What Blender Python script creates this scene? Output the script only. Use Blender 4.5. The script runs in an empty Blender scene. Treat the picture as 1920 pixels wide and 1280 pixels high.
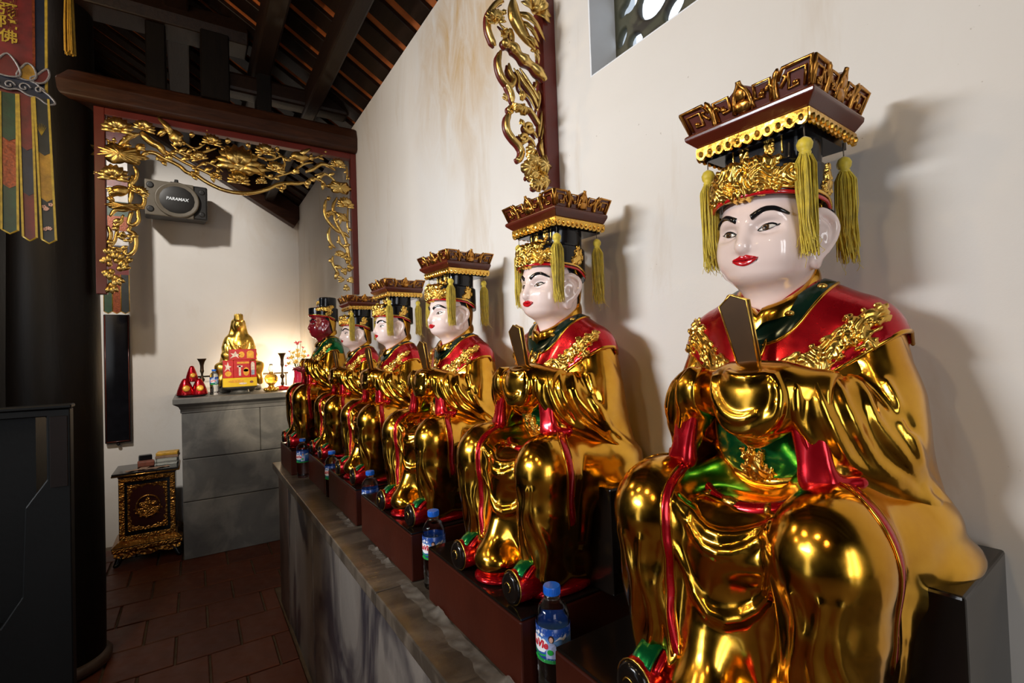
import bpy, bmesh, math, random
import numpy as np
from mathutils import Vector, Matrix, Euler

C = bpy.context.scene.collection
SC = bpy.context.scene
random.seed(7)
PI = math.pi

# ------------------------------------------------------------------ camera, world, lights, exposure
CAM_Z = 1.52
CR = np.array([[0.8400443, 0.0157688, -0.5422886], [-0.5415375, -0.0356890, -0.8399187], [-0.0325983, 0.9992385, -0.0214410]])
FPX = 926.5
cd = bpy.data.cameras.new('camera')
cam = bpy.data.objects.new('camera', cd)
C.objects.link(cam)
M4 = Matrix(CR.tolist()).to_4x4()
M4.translation = Vector((0, 0, CAM_Z))
cam.matrix_world = M4
cd.sensor_width = 36.0
cd.lens = FPX / 1920 * 36.0
cd.clip_start = 0.02
SC.camera = cam

world = bpy.data.worlds.new('world')
SC.world = world
world.use_nodes = True
bg = world.node_tree.nodes['Background']
bg.inputs[0].default_value = (0.80, 0.90, 1.0, 1)
bg.inputs[1].default_value = 1.6

SC.view_settings.view_transform = 'Standard'
SC.view_settings.look = 'None'
SC.view_settings.gamma = 1.0
SC.view_settings.use_curve_mapping = False
SC.view_settings.exposure = 0.0
SC.cycles.use_denoising = True
SC.cycles.max_bounces = 8
SC.cycles.sample_clamp_indirect = 6.0


def lamp(name, kind, loc, energy, color, size=0.1, size_y=None, target=None, spread=None, spot=None):
    ld = bpy.data.lights.new(name, kind)
    ld.energy = energy
    ld.color = color
    if kind == 'AREA':
        ld.shape = 'RECTANGLE'
        ld.size = size
        ld.size_y = size_y or size
        if spread: ld.spread = spread
    else:
        ld.shadow_soft_size = size
    if kind == 'SPOT':
        ld.spot_size = spot or 1.2
        ld.spot_blend = 0.6
    o = bpy.data.objects.new(name, ld)
    C.objects.link(o)
    o.location = loc
    if target is not None:
        d = Vector(target) - Vector(loc)
        o.rotation_euler = d.to_track_quat('-Z', 'Y').to_euler()
    return o


# a tube lamp at the left, daylight through the front door, warm ceiling bulbs and two added ones
lamp('side_tube_lamp', 'AREA', (-3.2, 1.55, 2.40), 19, (0.93, 0.965, 1.0), 1.3, 0.30, target=(0.9, 1.55, 1.75), spread=1.05)  # key light, a long thin tube lamp at the left
for dx in (-1.22, -.58):
    lamp('front_door_daylight', 'AREA', (dx, -2.6, 1.7), 16, (0.97, 0.98, 1.0), 0.34, 1.9, target=(0.7, 0.8, 1.5))
for i, (x, y, z, e) in enumerate([(-1.15, 0.35, 2.75, 17), (-1.3, 1.35, 2.85, 14), (-0.75, 2.35, 2.7, 13), (-1.5, -0.5, 2.7, 11), (-2.1, 0.95, 2.5, 12), (-1.9, 2.4, 2.6, 10)]):  # last two bulbs added only for more highlights on the gold
    lamp('warm_bulb_and_fill', 'POINT', (x, y, z), e, (1.0, 0.72, 0.40), 0.045)
lamp('altar_lamp', 'POINT', (0.76, 5.14, 1.40), 8, (1.0, 0.78, 0.50), 0.05)
lamp('altar_spot', 'SPOT', (-1.25, 2.75, 3.80), 330, (1.0, 0.94, 0.86), 0.10, target=(0.05, 5.4, 1.9), spot=0.95)

lamp('arch_spot', 'SPOT', (0.20, 1.95, 2.80), 330, (1.0, 0.86, 0.66), 0.04, target=(0.66, 4.9, 1.30), spot=0.44)

# ------------------------------------------------------------------ helpers


def ray(u, v):
    """Direction of the photograph's pixel (u, v) - used to read off real positions on a known plane."""
    return CR @ np.array([(u - 960.0) / FPX, -(v - 640.0) / FPX, -1.0])


def at(u, v, axis, val):
    r = ray(u, v)
    k = (val - (CAM_Z if axis == 2 else 0.0)) / r[axis]
    p = r * k
    return (float(p[0]), float(p[1]), float(p[2] + CAM_Z))


def new_mesh(name, verts, faces, smooth=True):
    me = bpy.data.meshes.new(name)
    if isinstance(faces, np.ndarray):
        V = np.ascontiguousarray(verts, dtype=np.float32)
        n, m = faces.shape
        me.vertices.add(len(V))
        me.vertices.foreach_set('co', V.ravel())
        me.loops.add(n * m)
        me.loops.foreach_set('vertex_index', np.ascontiguousarray(faces, dtype=np.int32).ravel())
        me.polygons.add(n)
        me.polygons.foreach_set('loop_start', np.arange(0, n * m, m, dtype=np.int32))
        me.polygons.foreach_set('loop_total', np.full(n, m, dtype=np.int32))
        me.update(calc_edges=True)
        me.validate()
    else:
        me.from_pydata([tuple(v) for v in verts], [], faces)
        me.update()
    if smooth:
        me.polygons.foreach_set('use_smooth', [True] * len(me.polygons))
    return me


def obj(name, me, mat=None, parent=None, label=None, cat=None, group=None, kind=None, loc=None, rot=None):
    o = bpy.data.objects.new(name, me)
    C.objects.link(o)
    if mat is not None and me is not None and len(me.materials) == 0:
        me.materials.append(mat)
    if parent is not None: o.parent = parent
    if loc is not None: o.location = loc
    if rot is not None: o.rotation_euler = rot
    if label: o['label'] = label
    if cat: o['category'] = cat
    if group: o['group'] = group
    if kind: o['kind'] = kind
    return o


def thing(name, label, cat, loc=(0, 0, 0), rotz=0.0, group=None):
    return obj(name, None, None, None, label, cat, group, None, loc, (0, 0, rotz))


class MB:
    """Collects shapes into one mesh."""
    def __init__(s):
        s.v = []; s.f = []; s.n = 0
    def add(s, verts, faces):
        b = len(s.v)
        s.v.extend([tuple(float(c) for c in q) for q in verts])
        s.f.extend([tuple(b + i for i in f) for f in faces])
        return s
    def box(s, lo, hi, m=None):
        x0, y0, z0 = lo; x1, y1, z1 = hi
        v = [(x0, y0, z0), (x1, y0, z0), (x1, y1, z0), (x0, y1, z0), (x0, y0, z1), (x1, y0, z1), (x1, y1, z1), (x0, y1, z1)]
        if m is not None: v = [tuple(m @ Vector(q)) for q in v]
        return s.add(v, [(0, 3, 2, 1), (4, 5, 6, 7), (0, 1, 5, 4), (1, 2, 6, 5), (2, 3, 7, 6), (3, 0, 4, 7)])
    def tube(s, pts, r, n=8, cap=True, flat=1.0, up=None):
        P = [Vector(p) for p in pts]
        R = r if hasattr(r, '__len__') else [r] * len(P)
        rings = []
        prev = None
        for i, p in enumerate(P):
            t = (P[min(i + 1, len(P) - 1)] - P[max(i - 1, 0)])
            if t.length < 1e-9: t = Vector((0, 0, 1))
            t.normalize()
            if up is not None:
                a = Vector(up)
                a = a - t * a.dot(t)
            elif prev is None:
                a = Vector((0, 0, 1)) if abs(t.z) < 0.9 else Vector((1, 0, 0))
                a = a - t * a.dot(t)
            else:
                a = prev - t * prev.dot(t)
            if a.length < 1e-6: a = t.orthogonal()
            a.normalize(); prev = a
            b = t.cross(a)
            rings.append([p + (a * math.cos(2 * PI * k / n) * flat + b * math.sin(2 * PI * k / n)) * R[i] for k in range(n)])
        v = [q for ring in rings for q in ring]
        f = []
        for i in range(len(P) - 1):
            for k in range(n):
                f.append((i * n + k, i * n + (k + 1) % n, (i + 1) * n + (k + 1) % n, (i + 1) * n + k))
        if cap:
            f.append(tuple(reversed(range(n))))
            f.append(tuple(range((len(P) - 1) * n, len(P) * n)))
        return s.add(v, f)
    def lathe(s, prof, n=24, c=(0, 0, 0), m=None, cap=True):
        """prof: (r, z) from the bottom up."""
        v = []
        for r, z in prof:
            for k in range(n):
                a = 2 * PI * k / n
                q = Vector((r * math.cos(a), r * math.sin(a), z))
                q = (m @ q) if m is not None else q
                v.append(q + Vector(c))
        f = []
        for i in range(len(prof) - 1):
            for k in range(n):
                f.append((i * n + k, i * n + (k + 1) % n, (i + 1) * n + (k + 1) % n, (i + 1) * n + k))
        if cap:
            f.append(tuple(reversed(range(n))))
            f.append(tuple(range((len(prof) - 1) * n, len(prof) * n)))
        return s.add(v, f)
    def ball(s, c, r, n=10, m=6):
        r = r if hasattr(r, '__len__') else (r, r, r)
        v = [(c[0], c[1], c[2] - r[2])]
        for i in range(1, m):
            th = PI * i / m
            for k in range(n):
                a = 2 * PI * k / n
                v.append((c[0] + r[0] * math.sin(th) * math.cos(a), c[1] + r[1] * math.sin(th) * math.sin(a), c[2] - r[2] * math.cos(th)))
        v.append((c[0], c[1], c[2] + r[2]))
        f = []
        for k in range(n):
            f.append((0, 1 + (k + 1) % n, 1 + k))
            f.append((len(v) - 1, 1 + (m - 2) * n + k, 1 + (m - 2) * n + (k + 1) % n))
        for i in range(m - 2):
            for k in range(n):
                a = 1 + i * n
                f.append((a + k, a + (k + 1) % n, a + n + (k + 1) % n, a + n + k))
        return s.add(v, f)
    def prism(s, poly, axis, d0, d1):
        """poly: 2-D outline on the two axes that are not `axis`, extruded from d0 to d1."""
        oth = [i for i in range(3) if i != axis]
        v = []
        for d in (d0, d1):
            for p in poly:
                q = [0, 0, 0]
                q[oth[0]] = p[0]; q[oth[1]] = p[1]; q[axis] = d
                v.append(q)
        n = len(poly)
        f = [tuple(range(n)), tuple(reversed(range(n, 2 * n)))]
        for i in range(n):
            f.append((i, n + i, n + (i + 1) % n, (i + 1) % n))
        return s.add(v, f)
    def mesh(s, name, smooth=False, bevel=0.0, seg=2, fix=True, auto=None):
        bm = bmesh.new()
        me = bpy.data.meshes.new(name)
        me.from_pydata(s.v, [], s.f)
        bm.from_mesh(me)
        if fix: bmesh.ops.recalc_face_normals(bm, faces=bm.faces)
        if bevel > 0:
            ed = [e for e in bm.edges if len(e.link_faces) == 2 and e.calc_face_angle(0) > 0.5]
            bmesh.ops.bevel(bm, geom=ed, offset=bevel, segments=seg, affect='EDGES', profile=0.5)
        bm.to_mesh(me); bm.free()
        if auto is not None:
            me.polygons.foreach_set('use_smooth', [True] * len(me.polygons))
            me.update()
            sharp = np.zeros(len(me.edges), dtype=bool)
            b2 = bmesh.new(); b2.from_mesh(me)
            for e in b2.edges:
                if len(e.link_faces) == 2 and e.calc_face_angle(0) > auto: sharp[e.index] = True
            b2.free()
            at_ = me.attributes.get('sharp_edge') or me.attributes.new('sharp_edge', 'BOOLEAN', 'EDGE')
            at_.data.foreach_set('value', sharp)
        elif smooth:
            me.polygons.foreach_set('use_smooth', [True] * len(me.polygons))
        return me
    def build(s, name, mat, parent=None, smooth=False, bevel=0.0, seg=2, auto=None, **kw):
        return obj(name, s.mesh(name, smooth, bevel, seg, auto=auto), mat, parent, **kw)


def catmull(pts, n=6, closed=False):
    P = [np.array(p, float) for p in pts]
    out = []
    m = len(P)
    for i in range(m if closed else m - 1):
        p0 = P[(i - 1) % m] if (closed or i > 0) else 2 * P[0] - P[1]
        p1 = P[i]; p2 = P[(i + 1) % m]
        p3 = P[(i + 2) % m] if (closed or i + 2 < m) else 2 * P[-1] - P[-2]
        for k in range(n):
            t = k / n
            out.append(0.5 * ((2 * p1) + (-p0 + p2) * t + (2 * p0 - 5 * p1 + 4 * p2 - p3) * t * t + (-p0 + 3 * p1 - 3 * p2 + p3) * t ** 3))
    if not closed: out.append(P[-1])
    return out


def copy_tree(o, parent=None):
    c = o.copy()
    C.objects.link(c)
    if parent is not None:
        c.parent = parent
    for ch in list(o.children):
        copy_tree(ch, c)
    return c


# ------------------------------------------------------------------ materials
class NT:
    def __init__(s, name):
        s.m = bpy.data.materials.new(name)
        s.m.use_nodes = True
        s.t = s.m.node_tree
        s.b = s.t.nodes['Principled BSDF']
        s.co = s.t.nodes.new('ShaderNodeTexCoord').outputs['Object']
    def n(s, kind, **kw):
        q = s.t.nodes.new(kind)
        for k, v in kw.items(): setattr(q, k, v)
        return q
    def link(s, a, b): s.t.links.new(a, b)
    def noise(s, scale, detail=4, rough=0.55, stretch=None, dist=0.0, w=0.0):
        co = s.co
        if stretch:
            mp = s.n('ShaderNodeMapping')
            mp.inputs['Scale'].default_value = stretch
            mp.inputs['Location'].default_value = (w, w * 1.7, w * 0.6)
            s.link(co, mp.inputs[0]); co = mp.outputs[0]
        q = s.n('ShaderNodeTexNoise')
        q.inputs['Scale'].default_value = scale
        q.inputs['Detail'].default_value = detail
        q.inputs['Roughness'].default_value = rough
        q.inputs['Distortion'].default_value = dist
        s.link(co, q.inputs['Vector'])
        return q.outputs['Fac']
    def ramp(s, fac, stops, inter='LINEAR'):
        r = s.n('ShaderNodeValToRGB')
        r.color_ramp.interpolation = inter
        e = r.color_ramp.elements
        while len(e) < len(stops): e.new(0.5)
        for k, (p, c) in enumerate(stops):
            e[k].position = p
            e[k].color = (c, c, c, 1) if not hasattr(c, '__len__') else (*c, 1)
        s.link(fac, r.inputs[0])
        return r.outputs[0]
    def mix(s, fac, a, b, mode='MIX'):
        q = s.n('ShaderNodeMix', data_type='RGBA', blend_type=mode)
        for inp, v in ((q.inputs[0], fac), (q.inputs[6], a), (q.inputs[7], b)):
            if hasattr(v, 'default_value'): s.link(v, inp)
            elif hasattr(v, '__len__'): inp.default_value = (*v, 1)
            else: inp.default_value = v
        return q.outputs[2]
    def set(s, **kw):
        for k, v in kw.items():
            i = s.b.inputs[k.replace('_', ' ')]
            if hasattr(v, 'default_value'): s.link(v, i)
            elif hasattr(v, '__len__') and len(v) == 3: i.default_value = (*v, 1)
            else: i.default_value = v
        return s
    def bump(s, h, strength=0.3, dist=0.01):
        q = s.n('ShaderNodeBump')
        q.inputs['Strength'].default_value = strength
        q.inputs['Distance'].default_value = dist
        s.link(h, q.inputs['Height'])
        s.link(q.outputs[0], s.b.inputs['Normal'])
        return s


def simple(name, col, rough=0.5, metal=0.0, var=0.12, scale=14, bump=0.0, bscale=60, **kw):
    t = NT(name)
    n = t.noise(scale)
    a = tuple(max(0, c * (1 - var)) for c in col); b = tuple(min(1, c * (1 + var)) for c in col)
    t.set(Base_Color=t.ramp(n, [(0.3, a), (0.7, b)]), Roughness=rough, Metallic=metal, **kw)
    if bump: t.bump(t.noise(bscale), bump, 0.004)
    return t.m


def metal_leaf(name, c0, c1, r0=0.16, r1=0.34, bump=0.25, bs=16, coat=0.2, metal=1.0):
    t = NT(name)
    n = t.noise(9, 5, 0.6)
    t.set(Base_Color=t.ramp(n, [(0.3, c0), (0.7, c1)]), Metallic=metal, Roughness=t.ramp(t.noise(22, 4), [(0.3, r0), (0.75, r1)]))
    t.set(Coat_Weight=coat, Coat_Roughness=0.08)
    t.bump(t.noise(bs, 2, 0.4), bump, 0.012)
    return t.m


M = {}
M['gold'] = metal_leaf('gold_leaf', (0.60, 0.27, 0.018), (0.86, 0.47, 0.055), 0.11, 0.26)
M['gold_relief'] = metal_leaf('gold_relief', (0.70, 0.38, 0.055), (0.90, 0.60, 0.15), 0.2, 0.36, 0.2, 60)
M['gold_matte'] = metal_leaf('gold_paint', (0.62, 0.40, 0.10), (0.86, 0.62, 0.22), 0.30, 0.46, 0.2, 40, 0.0)
M['gold_old'] = metal_leaf('old_gold', (0.40, 0.17, 0.03), (0.62, 0.30, 0.06), 0.22, 0.4, 0.3, 60)
M['red'] = metal_leaf('red_lacquer_over_silver', (0.40, 0.003, 0.009), (0.60, 0.007, 0.018), 0.18, 0.34, 0.2, 18, 0.35, 0.75)
M['green'] = metal_leaf('green_lacquer_over_silver', (0.0, 0.13, 0.035), (0.004, 0.26, 0.075), 0.18, 0.32, 0.15, 18, 0.4, 0.8)
M['dark_green'] = simple('dark_green_lacquer', (0.006, 0.022, 0.013), 0.16, 0.3, 0.3)
M['skin'] = simple('white_painted_skin', (0.86, 0.69, 0.645), 0.14, 0, 0.03, 8, Coat_Weight=0.5, Coat_Roughness=0.06)
M['red_skin'] = simple('red_painted_skin', (0.24, 0.012, 0.022), 0.22, 0, 0.1, 8, Coat_Weight=0.4)
M['lips'] = simple('red_lip_paint', (0.52, 0.006, 0.012), 0.16, 0, 0.08, Coat_Weight=0.5)
M['ink'] = simple('black_paint', (0.006, 0.006, 0.008), 0.14, 0, 0.2, Coat_Weight=0.4)
M['eye'] = simple('eye_white', (0.72, 0.66, 0.60), 0.12, 0, 0.03)
M['iris'] = simple('brown_iris', (0.075, 0.035, 0.012), 0.1, 0, 0.25, 300)
M['black'] = simple('black_lacquer', (0.006, 0.006, 0.008), 0.16, 0, 0.3, 20, Specular_IOR_Level=0.35)
M['board'] = simple('red_brown_lacquer', (0.085, 0.013, 0.006), 0.26, 0, 0.2, 8, Coat_Weight=0.2)
M['thread'] = simple('yellow_silk_thread', (0.66, 0.50, 0.035), 0.5, 0, 0.2, 90, Sheen_Weight=0.3)
M['wire'] = simple('dull_wire', (0.16, 0.13, 0.10), 0.5, 0.6)
M['podium'] = simple('red_brown_podium_paint', (0.040, 0.0070, 0.0030), 0.40, 0, 0.25, 5, 0.1, Specular_IOR_Level=0.15)
M['podium_top'] = simple('black_varnish', (0.007, 0.005, 0.004), 0.16, 0, 0.3, 6, Specular_IOR_Level=0.3)
# ------------------------------------------------------------------ carving: smooth distance fields meshed by surface nets
# design axes: f = forward from the wall, s = sideways (+ = away from the front door), h = height


class Field:
    def __init__(s, lo, hi, step):
        s.lo = np.array(lo, float); s.h = step
        n = np.ceil((np.array(hi) - s.lo) / step).astype(int) + 1
        s.ax = [(s.lo[i] + step * np.arange(n[i])).astype(np.float32) for i in range(3)]
        s.D = np.full(n, 0.2, np.float32)
    def add(s, prim, k=0.01, op='u'):
        fn, lo, hi = prim
        m = k + 3.2 * s.h + (0.012 if op == 'u' else 0.004)
        sl = []
        for i in range(3):
            a = max(0, int((lo[i] - m - s.lo[i]) / s.h)); b = min(len(s.ax[i]), int((hi[i] + m - s.lo[i]) / s.h) + 2)
            if b - a < 2: return s
            sl.append(slice(a, b))
        X = s.ax[0][sl[0]][:, None, None]; Y = s.ax[1][sl[1]][None, :, None]; Z = s.ax[2][sl[2]][None, None, :]
        d = fn(X, Y, Z)
        A = s.D[tuple(sl)]
        if op == 'u': s.D[tuple(sl)] = smin(A, d, k)
        elif op == 's': s.D[tuple(sl)] = -smin(-A, d, k)
        elif op == 'i': s.D[tuple(sl)] = -smin(-A, -d, k)
        return s
    def cut(s, nx, ny, nz, c, k=0.004):
        """Keep where n.p < c."""
        X = s.ax[0][:, None, None]; Y = s.ax[1][None, :, None]; Z = s.ax[2][None, None, :]
        s.D = -smin(-s.D, -(nx * X + ny * Y + nz * Z - c), k)
        return s
    def apply(s, fn):
        X = s.ax[0][:, None, None]; Y = s.ax[1][None, :, None]; Z = s.ax[2][None, None, :]
        s.D = fn(s.D, X, Y, Z).astype(np.float32)
        return s
    def copy(s):
        q = Field.__new__(Field); q.lo = s.lo; q.h = s.h; q.ax = s.ax; q.D = s.D.copy(); return q
    def val(s, P):
        P = np.asarray(P, float)
        g = (P - s.lo) / s.h
        n = np.array(s.D.shape)
        g = np.clip(g, 0, n - 1.001)
        i = g.astype(int); t = g - i
        i0, i1, i2 = i[..., 0], i[..., 1], i[..., 2]; a, b, c = t[..., 0], t[..., 1], t[..., 2]
        D = s.D
        return ((D[i0, i1, i2] * (1 - a) + D[i0 + 1, i1, i2] * a) * (1 - b) + (D[i0, i1 + 1, i2] * (1 - a) + D[i0 + 1, i1 + 1, i2] * a) * b) * (1 - c) + \
               ((D[i0, i1, i2 + 1] * (1 - a) + D[i0 + 1, i1, i2 + 1] * a) * (1 - b) + (D[i0, i1 + 1, i2 + 1] * (1 - a) + D[i0 + 1, i1 + 1, i2 + 1] * a) * b) * c
    def grad(s, P):
        e = s.h * 1.0
        g = np.stack([s.val(P + np.eye(3)[i] * e) - s.val(P - np.eye(3)[i] * e) for i in range(3)], -1)
        return g / np.maximum(np.linalg.norm(g, axis=-1, keepdims=True), 1e-9)
    def snap(s, P, it=8):
        P = np.array(P, float)
        for _ in range(it):
            P = P - s.grad(P) * np.clip(s.val(P), -0.02, 0.02)[..., None] * 0.9
        return P
    def cast(s, P, d, dist=0.5):
        """March points along direction d until the surface; returns hit points and a mask."""
        P = np.array(P, float); d = np.asarray(d, float); d = d / np.linalg.norm(d)
        done = np.zeros(P.shape[:-1], bool); tr = np.zeros(P.shape[:-1])
        for _ in range(int(dist / 0.003)):
            v = s.val(P)
            done |= v < 0.0006
            st = np.where(done, 0, np.clip(v * 0.8, 0.0006, 0.012))
            tr += st
            P = P + d * st[..., None]
            if done.all() or (tr > dist).all(): break
        return P, done


def smin(a, b, k):
    if k <= 0: return np.minimum(a, b)
    h = np.maximum(k - np.abs(a - b), 0) / k
    return np.minimum(a, b) - h * h * k * 0.25


def ell(c, r, rot=None):
    c = np.array(c, float); r = np.array(r, float)
    Rm = None if rot is None else np.array(Euler(rot).to_matrix())
    def fn(X, Y, Z):
        x, y, z = X - c[0], Y - c[1], Z - c[2]
        if Rm is not None:
            x, y, z = (Rm[0, 0] * x + Rm[1, 0] * y + Rm[2, 0] * z, Rm[0, 1] * x + Rm[1, 1] * y + Rm[2, 1] * z, Rm[0, 2] * x + Rm[1, 2] * y + Rm[2, 2] * z)
        k0 = np.sqrt((x / r[0]) ** 2 + (y / r[1]) ** 2 + (z / r[2]) ** 2)
        k1 = np.sqrt((x / r[0] ** 2) ** 2 + (y / r[1] ** 2) ** 2 + (z / r[2] ** 2) ** 2)
        return (k0 * (k0 - 1) / np.maximum(k1, 1e-6)).astype(np.float32)
    m = r if rot is None else np.full(3, r.max())
    return fn, c - m, c + m


def chain(pts, rad, sq=None):
    P = [np.array(p, float) for p in pts]
    R = list(rad) if hasattr(rad, '__len__') else [rad] * len(P)
    def fn(X, Y, Z):
        d = None
        for i in range(len(P) - 1):
            a, b = P[i], P[i + 1]; ab = b - a; L = max(float(ab @ ab), 1e-12)
            x, y, z = X - a[0], Y - a[1], Z - a[2]
            t = np.clip((x * ab[0] + y * ab[1] + z * ab[2]) / L, 0, 1)
            q = np.sqrt((x - t * ab[0]) ** 2 + (y - t * ab[1]) ** 2 + (z - t * ab[2]) ** 2) - (R[i] + (R[i + 1] - R[i]) * t)
            d = q if d is None else np.minimum(d, q)
        return d.astype(np.float32)
    lo = np.min([p - r for p, r in zip(P, R)], 0); hi = np.max([p + r for p, r in zip(P, R)], 0)
    return fn, lo, hi


def tri(a, b, c, r):
    a, b, c = (np.array(q, float) for q in (a, b, c))
    ba, cb, ac = b - a, c - b, a - c
    nor = np.cross(ba, ac)
    def dot(x, y, z, q): return x * q[0] + y * q[1] + z * q[2]
    def fn(X, Y, Z):
        pa = (X - a[0], Y - a[1], Z - a[2]); pb = (X - b[0], Y - b[1], Z - b[2]); pc = (X - c[0], Y - c[1], Z - c[2])
        inside = (np.sign(dot(*pa, np.cross(ba, nor))) + np.sign(dot(*pb, np.cross(cb, nor))) + np.sign(dot(*pc, np.cross(ac, nor)))) >= 2.0
        def seg(p, e):
            t = np.clip(dot(*p, e) / (e @ e), 0, 1)
            return (p[0] - e[0] * t) ** 2 + (p[1] - e[1] * t) ** 2 + (p[2] - e[2] * t) ** 2
        ed = np.minimum(np.minimum(seg(pa, ba), seg(pb, cb)), seg(pc, ac))
        pl = dot(*pa, nor) ** 2 / (nor @ nor)
        return (np.sqrt(np.where(inside, pl, ed)) - r).astype(np.float32)
    return fn, np.minimum(np.minimum(a, b), c) - r, np.maximum(np.maximum(a, b), c) + r


def rbox(c, hs, r, rot=None):
    c = np.array(c, float); hs = np.array(hs, float) - r
    Rm = None if rot is None else np.array(Euler(rot).to_matrix())
    def fn(X, Y, Z):
        x, y, z = X - c[0], Y - c[1], Z - c[2]
        if Rm is not None:
            x, y, z = (Rm[0, 0] * x + Rm[1, 0] * y + Rm[2, 0] * z, Rm[0, 1] * x + Rm[1, 1] * y + Rm[2, 1] * z, Rm[0, 2] * x + Rm[1, 2] * y + Rm[2, 2] * z)
        q = [np.abs(v) - h for v, h in zip((x, y, z), hs)]
        out = np.sqrt(np.maximum(q[0], 0) ** 2 + np.maximum(q[1], 0) ** 2 + np.maximum(q[2], 0) ** 2)
        return (out + np.minimum(np.maximum(q[0], np.maximum(q[1], q[2])), 0) - r).astype(np.float32)
    m = hs + r if rot is None else np.full(3, np.linalg.norm(hs) + r)
    return fn, c - m, c + m


def nets(F, name, smooth_it=1):
    D = F.D.copy()
    for ax_ in range(3):                      # close the mesh at the block's border
        ix = [slice(None)] * 3
        ix[ax_] = 0; D[tuple(ix)] = np.maximum(D[tuple(ix)], 1e-4)
        ix[ax_] = -1; D[tuple(ix)] = np.maximum(D[tuple(ix)], 1e-4)
    D[D == 0] = 1e-7
    sg = D < 0
    n0, n1, n2 = np.array(D.shape) - 1
    off = [(a, b, c) for a in (0, 1) for b in (0, 1) for c in (0, 1)]
    cnt = np.zeros((n0, n1, n2), np.int8)
    for o in off: cnt += sg[o[0]:o[0] + n0, o[1]:o[1] + n1, o[2]:o[2] + n2]
    act = (cnt > 0) & (cnt < 8)
    idx = np.full(act.shape, -1, np.int64)
    ijk = np.argwhere(act)
    idx[act] = np.arange(len(ijk))
    vals = np.stack([D[ijk[:, 0] + o[0], ijk[:, 1] + o[1], ijk[:, 2] + o[2]] for o in off], 1).astype(float)
    acc = np.zeros((len(ijk), 3)); num = np.zeros(len(ijk))
    for i in range(8):
        for j in range(i + 1, 8):
            df = [off[j][q] - off[i][q] for q in range(3)]
            if sum(abs(q) for q in df) != 1: continue
            a, b = vals[:, i], vals[:, j]
            m = (a < 0) != (b < 0)
            t = a[m] / (a[m] - b[m])
            acc[m] += np.array(off[i]) + t[:, None] * np.array(df)
            num[m] += 1
    V = F.lo + F.h * (ijk + acc / num[:, None])
    Q = []
    for ax_ in range(3):
        u, w = (ax_ + 1) % 3, (ax_ + 2) % 3
        ia = [slice(None)] * 3; ib = [slice(None)] * 3
        ia[ax_] = slice(0, -1); ib[ax_] = slice(1, None)
        A = sg[tuple(ia)]; B = sg[tuple(ib)]
        e = np.argwhere(A != B)
        mx = [n0, n1, n2]
        ok = (e[:, u] > 0) & (e[:, w] > 0) & (e[:, u] < mx[u]) & (e[:, w] < mx[w])
        e = e[ok]
        ins = A[e[:, 0], e[:, 1], e[:, 2]]
        def cell(du, dw):
            c = e.copy(); c[:, u] += du; c[:, w] += dw
            return idx[c[:, 0], c[:, 1], c[:, 2]]
        q = np.stack([cell(-1, -1), cell(0, -1), cell(0, 0), cell(-1, 0)], 1)
        q[~ins] = q[~ins][:, ::-1]
        Q.append(q)
    Q = np.concatenate(Q)
    Q = Q[(Q >= 0).all(1)]
    for _ in range(smooth_it):
        s_ = np.zeros_like(V); c_ = np.zeros(len(V))
        for a, b in ((0, 1), (1, 2), (2, 3), (3, 0)):
            np.add.at(s_, Q[:, a], V[Q[:, b]]); np.add.at(c_, Q[:, a], 1)
            np.add.at(s_, Q[:, b], V[Q[:, a]]); np.add.at(c_, Q[:, b], 1)
        V = V * 0.5 + 0.5 * s_ / np.maximum(c_, 1)[:, None]
    V = V * np.array([-1, 1, 1])              # design axes -> the statue's own axes (front is -x)
    return new_mesh(name, V, Q[:, ::-1])


def G(P):
    """design axes -> the statue's own axes"""
    P = np.array(P, float)
    return P * np.array([-1.0, 1.0, 1.0])


def shell_strip(name, F, centre, width, lift=0.0015, bulge=0.002, nacross=7, d=None, n=8, taper=None, side=None):
    """A raised band lying on the surface of F along a centre line."""
    c = np.array(catmull(centre, n))
    t = np.gradient(c, axis=0); t /= np.linalg.norm(t, axis=1, keepdims=True)
    if d is None: c = F.snap(c); nr = F.grad(c)
    else: nr = np.tile(-np.array(d, float) / np.linalg.norm(d), (len(c), 1))
    sd = np.cross(t, nr); sd /= np.linalg.norm(sd, axis=1, keepdims=True)
    m = len(c)
    w = np.array([width(i / (m - 1)) if callable(width) else width for i in range(m)])
    u = np.linspace(-1, 1, nacross)
    P = c[:, None, :] + sd[:, None, :] * (u[None, :, None] * w[:, None, None])
    if d is None:
        P = F.snap(P, 6); N = F.grad(P)
    else:
        P = P - np.array(d, float) / np.linalg.norm(d) * 0.12
        P, ok = F.cast(P, d, 0.3); N = F.grad(P)
    off = lift + bulge * (1 - u ** 2)
    off = np.tile(off[None, :], (m, 1)); off[:, 0] = off[:, -1] = -0.0015; off[0, :] = off[-1, :] = -0.0015
    P = P + N * off[..., None]
    V = G(P.reshape(-1, 3))
    q = []
    for i in range(m - 1):
        for j in range(nacross - 1):
            a = i * nacross + j
            q.append((a, a + 1, a + nacross + 1, a + nacross))
    me = new_mesh(name, V, np.array(q))
    fixn(me)
    return me


def fixn(me):
    bm = bmesh.new(); bm.from_mesh(me)
    bmesh.ops.recalc_face_normals(bm, faces=bm.faces)
    bm.to_mesh(me); bm.free()


def surface_line(F, pts, n=6, lift=0.0, d=None):
    c = np.array(catmull(pts, n))
    if d is None: c = F.snap(c)
    else:
        c, ok = F.cast(c - np.array(d, float) / np.linalg.norm(d) * 0.12, d, 0.3)
    return c + F.grad(c) * lift


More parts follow.
